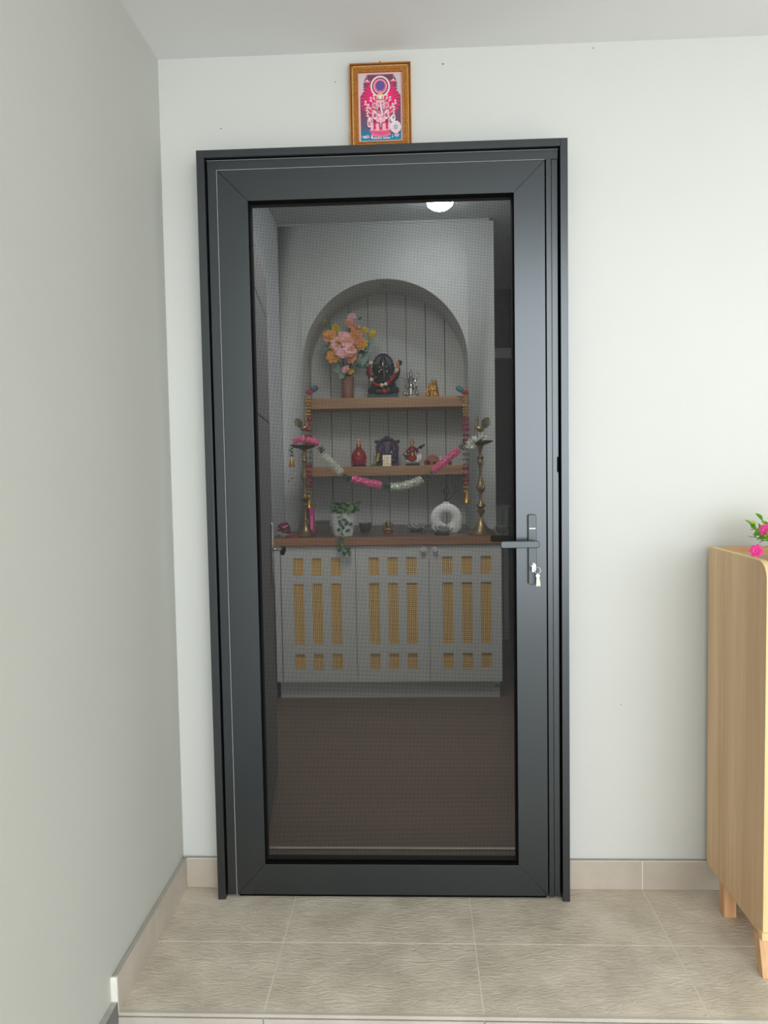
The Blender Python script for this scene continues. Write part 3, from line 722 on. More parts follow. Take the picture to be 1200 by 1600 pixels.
p = MB(); p.lathe([(.032,0),(.032,.004),(.022,.006),(.018,.002),(0,.002)], (ARX, 2.52, ARZ+ARR-.004), 24, M['altar'], (0,0,-1)).lathe([(.017,.0),(.017,.003),(0,.003)], (ARX,2.52,ARZ+ARR-.004), 20, M['palegrey'], (0,0,-1))
apart(p, 'downlight', M['palegrey'])
p = MB(); p.box(LXW+.002, 1.18, AP-.012, AP, AT-.001, 2.749); apart(p, 'top_filler', M['altar'])

def shelf(z0, z1, label):
    o = thing('wall_shelf', label, 'shelf', (ARX, 2.6, z1), group=None)
    MB().box(l+.001-ARX, r_-.001-ARX, 2.47-2.6, NB-.008-2.6, z0-z1, 0).build('board', M['shelfwood'], o, bevel=.0012)
    return o
S1, S2 = 1.7225, 1.3015
shelf(1.660, S1, 'upper oak shelf across the arch carrying flowers and the dark idol')
shelf(1.2425, S2, 'lower oak shelf across the arch carrying small painted figurines')
wt = MB(); wt.box(LXW+.002, 1.194, 1.915, NB, .866, ZW-.002, M['topwood']).box(LXW+.002, 1.194, 1.917, NB, ZW-.002, ZW, M['topsurf'])
tag(wt.build('worktop', M['topwood']), 'brown wood worktop running across the altar cabinet', 'worktop')

# cabinet below
BO = Vector((.58, 1.95, 0))
ac = thing('altar_cabinet', 'pale grey three door altar cabinet with cane inserts', 'cabinet', BO)
def bpart(mb, name, mat, parent=ac, **k):
    bmesh.ops.translate(mb.bm, verts=mb.bm.verts, vec=-BO); return mb.build(name, mat, parent, **k)
c = MB(); c.box(-.03, 1.186, 1.951, 2.40, .1, .8655); bpart(c, 'carcass', M['altar'])
c = MB(); c.box(-.0655, -.0335, 1.934, 1.96, .1, .864); bpart(c, 'filler_strip', M['altar'])
c = MB(); c.box(-.052, 1.178, 1.970, 2.40, .0005, .0985); bpart(c, 'plinth', M['altar'])
c = MB(); c.box(1.152, 1.176, 1.9693, 1.9703, .055, .075); bpart(c, 'sticker', M['aqua'])['label'] = 'small teal sticker on the plinth'
dx = [-.0305, .3872, .7918, 1.1905]
zr = [(.1695, .2600), (.3105, .6540), (.6985, .7970)]
for i in range(3):
    a, b_ = dx[i]+.0016, dx[i+1]-.0016
    cc = [dx[i]+(.098, .100, .102)[i] + k*(.1045, .1045, .1055)[i] for k in range(3)]
    hw = .0285
    d = MB(); z0, z1 = .1, .8625; y0, y1 = 1.930, 1.950
    xe = [a]+[q for c_ in cc for q in (c_-hw, c_+hw)]+[b_]
    for k in range(0, 8, 2): d.box(xe[k], xe[k+1], y0, y1, z0, z1)
    for k in range(1, 7, 2):
        zz = [z0]+[q for t in zr for q in t]+[z1]
        for q in range(0, 8, 2): d.box(xe[k], xe[k+1], y0, y1, zz[q], zz[q+1])
    bmesh.ops.remove_doubles(d.bm, verts=d.bm.verts, dist=1e-6)
    dr = bpart(d, 'door', M['altar'])
    for c_ in cc:
        for t0, t1 in zr:
            q = MB(); q.box(c_-hw-.002, c_+hw+.002, y1-.0012, y1-.0002, t0-.002, t1+.002, M['caneback'])
            n = 5
            for k in range(n):
                x = c_-hw+(k+.5)*2*hw/n; q.box(x-.0028, x+.0028, y0+.010, y0+.012, t0, t1, M['cane'])
            n = max(3, round((t1-t0)/.0112))
            for k in range(n):
                z = t0+(k+.5)*(t1-t0)/n; q.box(c_-hw, c_+hw, y0+.0085, y0+.0105, z-.0028, z+.0028, M['cane'])
            bpart(q, 'cane_panel', M['cane'], dr)
    if i:
        kx = dx[2] + (-.032 if i == 1 else .034)
        q = MB(); q.lathe([(.006,0),(.006,.008),(.014,.014),(.0165,.02),(.012,.026),(0,.027)], (kx, 1.930, .837), 20, None, (0,-1,0)); bpart(q, 'knob', M['altar'], dr)

# pale storage unit further back
p = at(779, 790, 3.4)
su = thing('storage_unit', 'small pale cabinet standing in the dark room right of the altar', 'cabinet', (1.325, 3.5, 0))
MB().box(-.075, .077, -.1, .25, 0, .985).build('body', M['palegreen'], su)
MB().box(-.09, .09, -.115, .26, .985, 1.0).build('top', M['palegreen'], su)
MB().box(.035, .038, -.1015, -.0995, .02, .97).box(-.0755, .0775, -.1012, -.0998, .80, .803).build('door_groove', M['dark'], su)
# ================================================================== THINGS ON THE ALTAR
def spot(px, Y, z, py=700):
    return Vector((at(px, py, Y).x, Y, z))
def fluff(mb, pts, r, n, size, mat, core=None, rs=None, rnd=random.Random(5)):
    # a tube of flowers: a core with many small petals standing out of it
    pts = [Vector(p) for p in pts]; L = [(b-a).length for a, b in zip(pts, pts[1:])]; T = sum(L)
    mb.tube(pts, r*.62, 8, core or mat)
    for k in range(n):
        t = (k+rnd.random())/n*T; i = 0
        while i < len(L)-1 and t > L[i]: t -= L[i]; i += 1
        p = pts[i].lerp(pts[i+1], min(1, t/L[i])); d = (pts[i+1]-pts[i]).normalized(); u = d.orthogonal().normalized(); v = d.cross(u)
        a = rnd.uniform(0, 2*PI); e = u*math.cos(a)+v*math.sin(a)
        tip = p+e*(r*rnd.uniform(.8,1.15)+size*.2)+d*rnd.uniform(-.7,.7)*size
        mb.leaf(p+e*r*.45, tip, size*.34, .1, mat, d*rnd.choice((-1,1))+e*.3, .0008)
def leafring(mb, c, d, r, n, size, mat, rnd=random.Random(8)):
    c = Vector(c); d = Vector(d).normalized(); u = d.orthogonal().normalized(); v = d.cross(u)
    for k in range(n):
        a = 2*PI*k/n+rnd.uniform(-.3,.3); e = u*math.cos(a)+v*math.sin(a)
        b = c+d*rnd.uniform(-.35,.35)*size
        mb.leaf(b, b+e*(r+size*.5)+d*rnd.uniform(-.5,.5)*size, size*.32, .15, mat, d, .001)

# ---- brass oil lamps
def brass_lamp(loc, label, mir, prof, dish_z, dish_r, bird_z, bs, tilt=0):
    o = thing('oil_lamp', label, 'oil lamp', loc, group=None)
    MB().lathe([(0,0)]+prof, (0,0,0), 28).build('stem', M['brass'], o, sharp=50)
    for k in range(3):
        a = 2*PI*k/3-PI/2; q = prof[0][0]*.82; ft = MB(); ft.ell((q*math.cos(a), q*math.sin(a), .006), (.007,.007,.006), seg=8, rings=6); ft.build('foot', M['brass'], o)
    r = dish_r
    d = MB(); d.lathe([(.012,-.020),(.03,-.012),(r*.8,-.004),(r,.006),(r+.001,.009),(r*.92,.007),(r*.6,.0),(.006,-.002)], (0,0,dish_z), 32)
    for k in range(5):
        a = 2*PI*k/5+.35; e = Vector((math.cos(a), math.sin(a), 0)); d.ell(Vector((0,0,dish_z+.006))+e*r, (.009,.009,.004), seg=8, rings=5)
    d.build('dish', M['brassdark'], o)
    MB().lathe([(.006,0),(.009,.010),(.006,.018),(.005,.03),(.011,.038),(.005,.046),(.004,bird_z-dish_z)], (0,0,dish_z-.002), 16).build('finial_stem', M['brass'], o)
    b = MB(); s = mir; z = bird_z
    b.ell((0,0,z+.016), (.021*bs,.013*bs,.014*bs), rot=rm('Y', s*18))
    b.tube([(-s*.014*bs,0,z+.018),(-s*.020*bs,0,z+.032*bs),(-s*.014*bs,0,z+.048*bs),(-s*.013*bs,0,z+.056*bs)], [.011*bs,.008*bs,.006*bs,.006*bs], 8)
    b.ell((-s*.014*bs,0,z+.060*bs), (.009*bs,.007*bs,.008*bs)); b.cyl((-s*.020*bs,0,z+.060*bs), (-s*.031*bs,0,z+.055*bs), .004*bs, .0005, 6)
    for k in (-1,0,1): b.cyl((-s*.013*bs,0,z+.066*bs), (-s*.013*bs+k*.005*bs,0,z+.078*bs), .0012, .0022, 5)
    b.tube([(0,0,z-.004),(0,0,z+.01)], [.007,.009], 8)
    b.build('bird_finial', M['brass'], o, remesh=.0022)
    t = MB(); t.leaf((s*.012*bs,0,z+.016), (s*.042*bs,0,z+.070*bs), .023*bs, .12, None, (0,-1,0), .005); t.ell((s*.012*bs,0,z+.016), .008*bs)
    t.build('bird_tail', M['brassdark'], o)
    return o
ZL_ = spot(475, 2.015, ZW)
profL = [(.058,.0),(.060,.006),(.052,.014),(.036,.022),(.024,.040),(.016,.060),(.011,.085),(.014,.094),(.010,.10),(.009,.16),(.018,.178),(.010,.186),(.017,.20),(.028,.215),(.012,.226),(.009,.235),(.009,.305),(.019,.325),(.019,.345),(.009,.375),(.008,.41),(.014,.425),(.008,.435),(.014,.455),(.008,.468),(.008,.480),(.014,.488)]
brass_lamp(ZL_, 'tall brass oil lamp with bird top beside the dark red bundle', -1, profL, .504, .074, .592, 1.0)
ZR_ = spot(750.5, 1.995, ZW)
profR = [(.078,0),(.080,.006),(.070,.014),(.050,.026),(.030,.048),(.018,.072),(.011,.092),(.009,.105),(.018,.118),(.024,.132),(.012,.144),(.028,.158),(.024,.166),(.012,.176),(.009,.20),(.012,.212),(.009,.222),(.012,.232),(.024,.248),(.026,.262),(.017,.285),(.010,.325),(.009,.372),(.015,.388),(.019,.402),(.013,.416),(.020,.424),(.010,.436),(.009,.455),(.014,.478),(.018,.490)]
brass_lamp(ZR_, 'tall brass oil lamp with bird top right of the white ring vase', 1, profR, .510, .070, .568, 1.12)

# ---- the swag between the lamps
GY = 1.965
sg = thing('flower_swag', 'pink and white flower swag draped between the two brass lamps', 'garland', at(600, 762, GY))
SO = sg.location.copy()
def spart(mb, name, mat, **k):
    bmesh.ops.translate(mb.bm, verts=mb.bm.verts, vec=-SO); return mb.build(name, mat, sg, **k)
def line(P, Y=GY): return [at(a, b, (c[0] if c else Y)) for a, b, *c in P]
segs = [('pink', [(459,691),(467,686),(476,688)]), ('pink', [(480,687),(489,688),(497,694)]), ('white', [(506,712),(515,720),(524,730),(534,739)]), ('pink', [(550,748),(564,752),(580,756),(596,758)]),
        ('white', [(611,761),(628,760),(645,755),(660,749)]), ('pink', [(677,736),(690,725),(704,714),(717,702)])]
for mname, P in segs:
    mb = MB(); pts = line(P); Ln = sum((b-a).length for a, b in zip(pts, pts[1:]))
    fluff(mb, pts, .0215 if len(P) > 3 else .016, int(Ln*2600), .012, M[mname], rnd=random.Random(len(P)+int(P[0][0])))
    spart(mb, 'flower_segment', M[mname])
for P in ([(500,699),(503,705)], [(538,743),(546,748)], [(599,759),(606,761)], [(664,746),(673,739)], [(719,700),(726,695)]):
    mb = MB(); pts = line(P); d = (pts[1]-pts[0]).normalized()
    for t in (0,.5,1): leafring(mb, pts[0].lerp(pts[1], t), d, .013, 8, .018, M['leafgreen'])
    spart(mb, 'leaf_cluster', M['leafgreen'])
mb = MB(); rr = random.Random(4)
for px, py in ((733,690),(741,686),(738,696),(731,697)):
    p = at(px, py, 1.912)
    for k in range(16):
        e = Vector((rr.uniform(-1,1), rr.uniform(-1,.4), rr.uniform(-1,1))).normalized(); mb.leaf(p, p+e*.022, .0065, .15, M['white'], e.orthogonal())
for px, py in ((752,683),(757,687),(748,688)):
    p = at(px, py-3, 1.912)
    for k in range(12):
        e = Vector((rr.uniform(-1,1), rr.uniform(-1,.3), rr.uniform(-.6,1))).normalized(); mb.leaf(p, p+e*.020, .006, .15, M['white'], e.orthogonal())
mb.tube(line([(726,694),(745,690),(755,686)]), .002, 6, M['leafgreen'])
spart(mb, 'white_flowers', M['white'])
mb = MB()
for k, (px, py) in enumerate(((457,696),(455,702),(455,707),(456,712))): leafring(mb, at(px, py, GY), (0,0,1), .008, 8, .017, M['leafgreen'])
spart(mb, 'leaf_cluster', M['leafgreen'])
mb = MB(); c = at(455.5, 714, GY); mb.lathe([(.004,0),(.007,-.008),(.013,-.030),(.017,-.050),(.015,-.054),(0,-.05)], c, 16, M['gold']); spart(mb, 'tassel_bell', M['gold'])
mb = MB()
for dx_, L in ((-.010,.085),(.0,.07),(.011,.11)):
    a = c+Vector((dx_,0,-.05)); mb.tube([a, a+Vector((dx_*.3,-.002,-L*.5)), a+Vector((dx_*.5,0,-L))], .0007, 5, M['string'])
    leafring(mb, a+Vector((dx_*.5,0,-L)), (0,0,1), .001, 5, .012, M['crimson']); mb.ell(a+Vector((dx_*.4,0,-L*.6)), .0028, M['crystal'], seg=6, rings=5)
spart(mb, 'bead_strings', M['string'])

# ---- hanging garlands at both ends of the upper shelf
def hanging(px, label, bands, cloth, cx_, low_y):
    Y = 2.345; top = at(px, 617, Y); o = thing('hanging_garland', label, 'garland', top)
    def hp_(mb, nm, mt):
        bmesh.ops.translate(mb.bm, verts=mb.bm.verts, vec=-top); return mb.build(nm, mt, o)
    mb = MB(); q = at(px+cx_*9, 608, 2.40); mb.ell(q, (.026,.018,.018), M[cloth], rm('Y', -cx_*30)); mb.ell(q+Vector((cx_*.012,0,.010)), (.018,.016,.012), M[cloth], rm('Y', cx_*40)); hp_(mb, 'cloth_knot', M[cloth])
    mb = MB(); q = at(px+cx_*1.5, 613, 2.355); mb.ell(q, (.022,.016,.014), M['crimson']); mb.ell(q+Vector((.01,0,-.006)), (.012,.014,.010), M['red']); hp_(mb, 'red_knot', M['crimson'])
    for kind, y0, y1, w_ in bands:
        mb = MB(); rr = random.Random(int(y0)); x0 = px-1.2*(y0-617)/170*0
        for s in (-1, 1):
            if kind == 'gold':
                n = int((y1-y0)/5)
                for k in range(n+1):
                    p = at(px+s*w_, y0+(y1-y0)*k/n, Y); mb.ell(p+Vector((rr.uniform(-.003,.003),rr.uniform(-.003,.003),0)), (.0085,.0085,.0085), M['gold'], seg=8, rings=6)
                    if k % 2: mb.ell(p+Vector((s*.007,-.006,0)), .0032, M['cream'], seg=6, rings=5)
            elif kind in ('red','pinkred'):
                n = max(1, int((y1-y0)/7.5))
                for k in range(n+1):
                    p = at(px+s*w_, y0+(y1-y0)*k/n, Y); leafring(mb, p, (rr.uniform(-.5,.5),rr.uniform(-.5,.5),1), .007, 10, .0145, M['rosette'], rr); leafring(mb, p+Vector((0,0,.006)), (rr.uniform(-.4,.4),.3,1), .004, 8, .012, M['rosette'], rr); mb.ell(p, (.009,.009,.010), M['crimson' if kind == 'red' else 'rosette'], seg=8, rings=6)
                    if k % 2: mb.ell(p+Vector((0,-.012,.008)), .003, M['cream'], seg=6, rings=5)
            elif kind == 'green':
                n = max(2, int((y1-y0)/7))
                for k in range(n+1):
                    p = at(px+s*w_, y0+(y1-y0)*k/n, Y); leafring(mb, p, (0,0,1), .006, 8, .013, M['leafgreen'], rr); mb.ell(p+Vector((0,-.008,.006)), .0042, M['silver'], seg=6, rings=5)
            elif kind == 'bell' and s == 1:
                p = at(px+1, y0, Y); h = (y1-y0)*.0037
                mb.lathe([(.004,0),(.009,-h*.15),(.012,-h*.5),(.020,-h*.9),(.024,-h),(.021,-h),(0,-h*.9)], p, 18, M['gold'])
                for k in range(10):
                    a = 2*PI*k/10; mb.ell(p+Vector((.021*math.cos(a),.021*math.sin(a),-h-.003)), .0042, M['gold'], seg=6, rings=5)
        hp_(mb, {'gold':'gold_beads','red':'red_rosettes','pinkred':'pink_rosettes','green':'leaf_rosettes','bell':'bell'}[kind], M['gold'])
    mb = MB(); a = at(px, 615, Y); mb.tube([a, at(px, low_y, Y)], .0012, 6, M['string']); hp_(mb, 'cord', M['string'])
hanging(481.5, 'gold and red bead garland hanging at the left end of the upper shelf', [('gold',622,648,1.8),('red',654,656,2.6),('pinkred',663,692,2.6),('green',699,724,3),('red',729,760,3.2),('gold',764,776,2.4),('bell',773,794,0)], 'bluecloth', 1, 776)
hanging(728, 'gold and red bead garland hanging at the right end of the upper shelf', [('gold',619,649,2.6),('pinkred',655,688,2.8),('green',694,726,2.8),('red',732,750,2.8),('gold',755,768,1.8),('bell',766,786,0)], 'tealcloth', -1, 768)

# ---- upper shelf: vase and bouquet
vp = spot(543.5, 2.59, S1, 620)
v = thing('flower_vase', 'brown cylindrical vase holding the amber flowers on the upper shelf', 'vase', vp)
MB().lathe([(.036,0),(.039,.004),(.037,.05),(.041,.14),(.0415,.143),(.037,.143),(.033,.05),(.03,.01),(0,.01)], (0,0,0), 28).build('body', M['brownglass'], v)
MB().torus((0,0,.135), .0405, .002).build('rim', M['brass'], v)
bq = thing('flower_bouquet', 'bouquet of amber and pink artificial flowers in the brown vase', 'flowers', vp+Vector((0,0,.03)))
BQ = bq.location.copy()
def big_bloom(px, py, Y, r, mat, seed, face=None, mat2=None):
    rr = random.Random(seed); p = at(px, py, Y)-BQ; d = Vector(face or (rr.uniform(-.7,.7), -1, rr.uniform(-.2,.7))).normalized(); u = d.orthogonal().normalized(); w_ = d.cross(u); o = MB()
    for ring, n, el in ((1,7,.2),(.82,6,.6),(.55,5,1.05)):
        for k in range(n):
            a = 2*PI*k/n+ring*3+rr.uniform(-.2,.2); e = (u*math.cos(a)+w_*math.sin(a))*math.cos(el)+d*math.sin(el); rr_ = r*ring*rr.uniform(.9,1.12)
            o.leaf(p, p+e*rr_, rr_*.44, .22, M[mat2] if mat2 and rr.random() < .35 else M[mat], d)
    o.ell(p+d*r*.22, r*.24, M[mat], seg=8, rings=6); return o.build('bloom', M[mat], bq)
blooms = [(550,497,2.57,.036,'palepink',1,None),(546,507,2.56,.040,'peach',2,'palepink'),(556,516,2.55,.040,'peach',3,None),(525,514,2.54,.034,'yellow',4,None),(515,527,2.52,.052,'orange',5,'peach'),(540,532,2.49,.060,'peach',6,'palepink'),
          (557,530,2.50,.058,'peach',7,'orange'),(566,541,2.50,.048,'orange',8,'yellow'),(528,541,2.49,.054,'orange',9,'palepink'),(545,548,2.47,.048,'peach',10,'palepink'),(534,552,2.47,.038,'palepink',11,None),(522,558,2.50,.052,'orange',12,None),
          (550,562,2.49,.036,'peach',13,None),(541,578,2.53,.030,'palepink',14,None),(570,516,2.55,.028,'yellow',15,None),(583,522,2.56,.026,'yellow',16,None),(508,525,2.55,.026,'palepink',17,None),(549,580,2.55,.026,'yellow',18,'orange'),(507,503,2.58,.018,'yellow',19,None)]
for px, py, Y, r, m_, sd, m2 in blooms: big_bloom(px, py, Y, r, m_, sd, None, m2)
st = MB(); b0 = Vector((0,0,.10))
for px, py, Y, *_ in blooms:
    p = at(px, py, Y+.02)-BQ; q = Vector((p.x*.12, 0, .06)); st.tube([q-Vector((0,0,.05)), q+Vector((0,0,.05)), (q+p)/2+Vector((0,0,.02)), p], .0016, 5)
st.build('stems', M['ivydark'], bq)
lv_ = MB(); rr = random.Random(12)
for (px, py), (qx, qy), mt, w_ in (((560,575),(574,560),'paleleaf',.024),((565,560),(583,545),'paleleaf',.024),((570,540),(585,532),'paleleaf',.022),((530,570),(510,552),'paleleaf',.024),((536,580),(519,576),'paleleaf',.026),((556,572),(572,573),'leafgreen',.018),((513,540),(503,552),'paleleaf',.024),((520,520),(505,500),'leafgreen',.010),((538,585),(530,592),'paleleaf',.018),((560,552),(580,548),'leafgreen',.018),((576,530),(588,516),'yellow',.018),((560,500),(566,496),'leafgreen',.008),((552,580),(556,570),'ivy',.016)):
    a = at(px, py, 2.545)-BQ; b_ = at(qx, qy, 2.53)-BQ; lv_.leaf(a, b_, w_, .18, M[mt], (rr.uniform(-.4,.4),-1,.3))
lv_.build('leaves', M['paleleaf'], bq)

# ---- figurines
def ep(px, py, o, Y): return at(px, py, Y)-o
def idol_thing(name, label, cat, px, Y, z): 
    o = thing(name, label, cat, spot(px, Y, z, 700)); return o, o.location.copy()

# dark elephant headed idol
io, iO = idol_thing('deity_statue', 'black elephant headed deity statue with scalloped halo on the upper shelf', 'statue', 601, 2.58, S1)
def P3(x, y, z): return Vector((x, y, z))
c = MB(); c.prism(rrect(-.100,.092,0,.030,.006), -.055, .055, 'Y', M['teal']); c.prism([(-.092,.03),(.088,.03),(.070,.115),(.045,.14),(-.045,.14),(-.075,.11)], .012, .05, 'Y', M['teal']); c.build('base', M['teal'], io, bevel=.003)
c = MB(); n = 36
sc = []
for k in range(96):
    a = 2*PI*k/96; s_ = 1+.045*abs(math.sin(a*11)); sc.append((-.002+.066*s_*math.cos(a), .198+.086*s_*math.sin(a)))
c.prism(sc, .024, .038, 'Y', M['darkstone'])
for k in range(22):
    a = 2*PI*k/22; c.ell((-.002+.064*math.cos(a), .026, .198+.084*math.sin(a)), (.0085,.008,.0085), M['darkstone'], seg=8, rings=6)
c.build('halo', M['darkstone'], io)
c = MB()
c.ell((-.002,-.012,.085), (.052,.042,.050)); c.ell((-.002,.0,.125), (.046,.032,.040))
for s in (-1, 1):
    c.tube([(s*.030,-.01,.055),(s*.075,-.035,.048),(s*.04,-.055,.042),(-s*.01,-.052,.040)], [.030,.027,.020,.014], 10)
    c.tube([(s*.040,0,.140),(s*.070,-.008,.115),(s*.060,-.038,.100),(s*.045,-.046,.108)], [.017,.015,.012,.010], 8)
    c.tube([(s*.040,.008,.145),(s*.086,.010,.135),(s*.096,.004,.165),(s*.093,0,.205)], [.016,.015,.012,.010], 8)
    c.ell((s*.046,.010,.190), (.028,.008,.032), rot=rm('Z', s*20))
c.ell((0,-.012,.190), (.036,.032,.036)); c.ell((0,-.004,.224), (.026,.022,.022)); c.cyl((0,-.002,.235), (0,0,.272), .022, .006, 14)
c.tube([(0,-.042,.185),(.004,-.058,.160),(.010,-.062,.130),(.0,-.062,.108),(-.022,-.062,.104),(-.030,-.062,.114)], [.016,.014,.012,.010,.008,.006], 10)
c.build('body', M['darkstone'], io, remesh=.0035)
for s in (-1,1):
    MB().ell((s*.022,-.040,.196), (.0045,.003,.003), M['cream'], seg=8, rings=6).build('eye', M['cream'], io)
    MB().ell((s*.024,-.050,.166), (.004,.004,.008), M['cream'], seg=8, rings=6).build('tusk', M['cream'], io)
MB().box(-.017,.011,-.0615,-.0595,.1735,.1785).build('trunk_band', M['palepink'], io)['label'] = 'pale pink band on the dark trunk'
MB().box(-.004,.002,-.046,-.040,.205,.222).build('forehead_mark', M['cream'], io)['label'] = 'cream mark on the dark forehead'
c = MB(); q = P3(-.103,-.006,.216); c.torus(q, .019, .0045, (0,1,0), m=M['darkstone']); c.ell(q, (.018,.003,.022), M['paleleaf']); c.build('left_emblem', M['darkstone'], io)
c = MB(); q = P3(.102,-.006,.222)
for k in range(7):
    a = 2*PI*k/7; c.ell(q+P3(.010*math.cos(a), -.004, .010*math.sin(a)), (.009,.009,.009), seg=8, rings=6)
c.ell(q, .012); c.build('right_emblem', M['darkstone'], io)
# its garland
gl = thing('bead_garland', 'red and cream garland hung on the black elephant headed statue', 'garland', iO+P3(0,-.065,.06)); GO = gl.location-iO
def gpart(mb, nm, mt): bmesh.ops.translate(mb.bm, verts=mb.bm.verts, vec=-GO); return mb.build(nm, mt, gl)
pts = []
for px, py in ((580,565),(578,572),(577.5,580),(579,590),(583,598),(589,602),(595,602),(601,601),(606,599),(611,594),(616,587),(620,579),(622,572),(621,566)): 
    p = at(px, py, 2.505)-iO; pts.append(p)
def path(t):
    t = t*(len(pts)-1); i = min(int(t), len(pts)-2); return pts[i].lerp(pts[i+1], t-i), (pts[i+1]-pts[i]).normalized()
for t0, t1, kind in ((.0,.05,'c'),(.07,.21,'r'),(.23,.29,'c'),(.31,.44,'r'),(.46,.50,'c'),(.54,.59,'c'),(.62,.80,'r'),(.83,.88,'c'),(.9,1.0,'o')):
    mb = MB()
    n = max(2, int((t1-t0)*40))
    if kind == 'c': mb.ell(path((t0+t1)/2)[0], .0125, M['cream'], seg=10, rings=8); gpart(mb, 'cream_bead', M['cream'])
    else:
        for k in range(n):
            p, d = path(t0+(t1-t0)*k/(n-1)); mt = M['red'] if kind == 'r' else M['peach']; leafring(mb, p, d, .006, 10, .011, mt); mb.ell(p, .009, mt, seg=8, rings=6)
        gpart(mb, 'flower_section', M['red'])
mb = MB(); q = at(600.5, 611, 2.505)-iO; mb.ell(q, (.015,.011,.015), M['red'], seg=12, rings=8); leafring(mb, q, (0,1,0), .010, 12, .011, M['red']); leafring(mb, q+P3(.022,0,.01), (0,1,0), .003, 6, .012, M['leafgreen']); mb.tube([q, at(598,602,2.505)-iO], .0015, 5, M['gold']); gpart(mb, 'pendant', M['red'])
mb = MB(); mb.tube(pts, .0018, 6, M['string']); gpart(mb, 'cord', M['string'])

# silver standing deity
so, sO = idol_thing('deity_figurine', 'silver standing figurine right of the black statue on the upper shelf', 'figurine', 643.5, 2.58, S1)
c = MB(); c.lathe([(.020,0),(.021,.004),(.018,.006),(.018,.014),(.020,.016),(.020,.020),(0,.02)], (.006,0,0), 20, None, (0,0,1), (1,.7)); c.build('base', M['ceramic'], so)
c = MB()
c.tube([(0,0,.018),(0,0,.06),(.001,0,.085),(0,0,.115),(0,0,.130)], [.021,.018,.013,.019,.009], 12); c.ell((0,-.002,.139), (.0105,.0105,.013)); c.cyl((0,0,.147), (0,0,.180), .011, .002, 12)
for s in (-1, 1):
    c.tube([(s*.014,0,.120),(s*.030,-.004,.108),(s*.036,-.006,.135),(s*.036,-.004,.148)], [.007,.006,.005,.004], 8); c.tube([(s*.014,0,.115),(s*.028,-.010,.092),(s*.030,-.016,.075),(s*.032,-.012,.06)], [.007,.006,.005,.004], 8)
    c.torus((s*.037,-.003,.156), .007, .002, (0,1,0)); c.tube([(s*.02,0,.02),(s*.030,0,.05),(s*.026,0,.09)], [.008,.006,.003], 6); c.ell((s*.032,-.010,.03), (.009,.008,.014))
c.tube([(.012,-.014,.10),(.022,-.018,.06),(.014,-.016,.024)], [.004,.004,.003], 6); c.torus((0,-.008,.107), .014, .0022, (0,.3,1)); c.torus((0,-.002,.068), .017, .0022)
c.build('body', M['silver'], so, remesh=.0022)
c = MB(); c.torus((0,.012,.142), .019, .0022, (0,1,0)); c.build('halo', M['silver'], so)
so.scale = (1.18, 1.1, 1.02)
# gold group
go, gO = idol_thing('deity_figurine', 'small gold figurine group at the right of the upper shelf', 'figurine', 677, 2.57, S1)
c = MB(); c.prism(rrect(-.046,.052,0,.007,.003), -.028, .028, 'Y'); c.build('base', M['dark'], go)
c = MB()
for x, h, y in ((-.020,.098,-.004),(-.002,.122,0),(.018,.118,0),(-.034,.072,-.010)):
    c.tube([(x,y,.006),(x,y,h*.4),(x,y,h*.62),(x,y,h*.7)], [.014,.012,.013,.006], 10); c.ell((x,y-.002,h*.76), (.007,.007,.009)); c.cyl((x,y,h*.82), (x,y,h), .008, .0015, 10)
    c.tube([(x-.011,y-.004,h*.6),(x-.014,y-.012,h*.42),(x-.003,y-.014,h*.4)], [.004,.0035,.003], 6)
c.ell((-.03,-.016,.018), (.012,.010,.012)); c.ell((.03,-.012,.014), (.012,.010,.010))
c.build('figures', M['gold'], go, remesh=.0022)
c = MB(); c.prism([(.008,.007),(.044,.007),(.034,.07),(.026,.108),(.014,.112),(.006,.09)], .006, .012, 'Y'); c.build('backplate', M['clay'], go)

# lower shelf: red seated goddess
ro, rO = idol_thing('deity_figurine', 'seated red robed figurine at the left of the lower shelf', 'figurine', 560.5, 2.56, S2)
c = MB(); c.lathe([(.044,0),(.046,.006),(.040,.012),(0,.012)], (0,0,0), 24, None, (0,0,1), (1,.75)); c.build('base', M['dark'], ro)
c = MB(); c.lathe([(.034,.010),(.042,.022),(.044,.034),(.036,.040),(0,.040)], (0,0,0), 20, None, (0,0,1), (1,.75))
for k in range(10):
    a = 2*PI*k/10; c.leaf((.03*math.cos(a),.022*math.sin(a),.014), (.045*math.cos(a),.034*math.sin(a),.042), .012, .2, None, (math.cos(a),math.sin(a),0))
c.build('lotus_seat', M['rosette'], ro)
c = MB()
for s in (-1,1):
    c.tube([(s*.012,0,.052),(s*.036,-.008,.050),(s*.020,-.028,.046),(-s*.006,-.030,.046)], [.018,.015,.012,.009], 10); c.tube([(s*.016,0,.100),(s*.032,-.002,.080),(s*.030,-.016,.066),(s*.022,-.024,.066)], [.010,.009,.007,.006], 8)
c.tube([(0,0,.036),(0,0,.052),(0,.002,.074),(0,.002,.098),(0,0,.114)], [.042,.038,.028,.020,.008], 14)
for s in (-1,1): c.tube([(s*.012,.008,.115),(s*.030,.006,.088),(s*.040,.004,.050)], [.006,.010,.011], 8)
c.build('robed_body', M['goddess'], ro, remesh=.0025)
c = MB(); c.ell((0,-.006,.130), (.0115,.0115,.0145), M['skin']); c.ell((0,.004,.128), (.017,.011,.020), M['goddess']); c.cyl((0,0,.142), (0,0,.175), .012, .002, 12, M['gold']); c.torus((0,0,.142), .0115, .0025, m=M['gold']); c.build('head', M['skin'], ro)
c = MB(); c.torus((0,-.012,.100), .016, .0025, (0,.7,1)); c.box(-.004,.004,-.028,-.024,.060,.092); c.torus((0,-.004,.076), .020, .0025); c.build('gold_ornaments', M['gold'], ro)
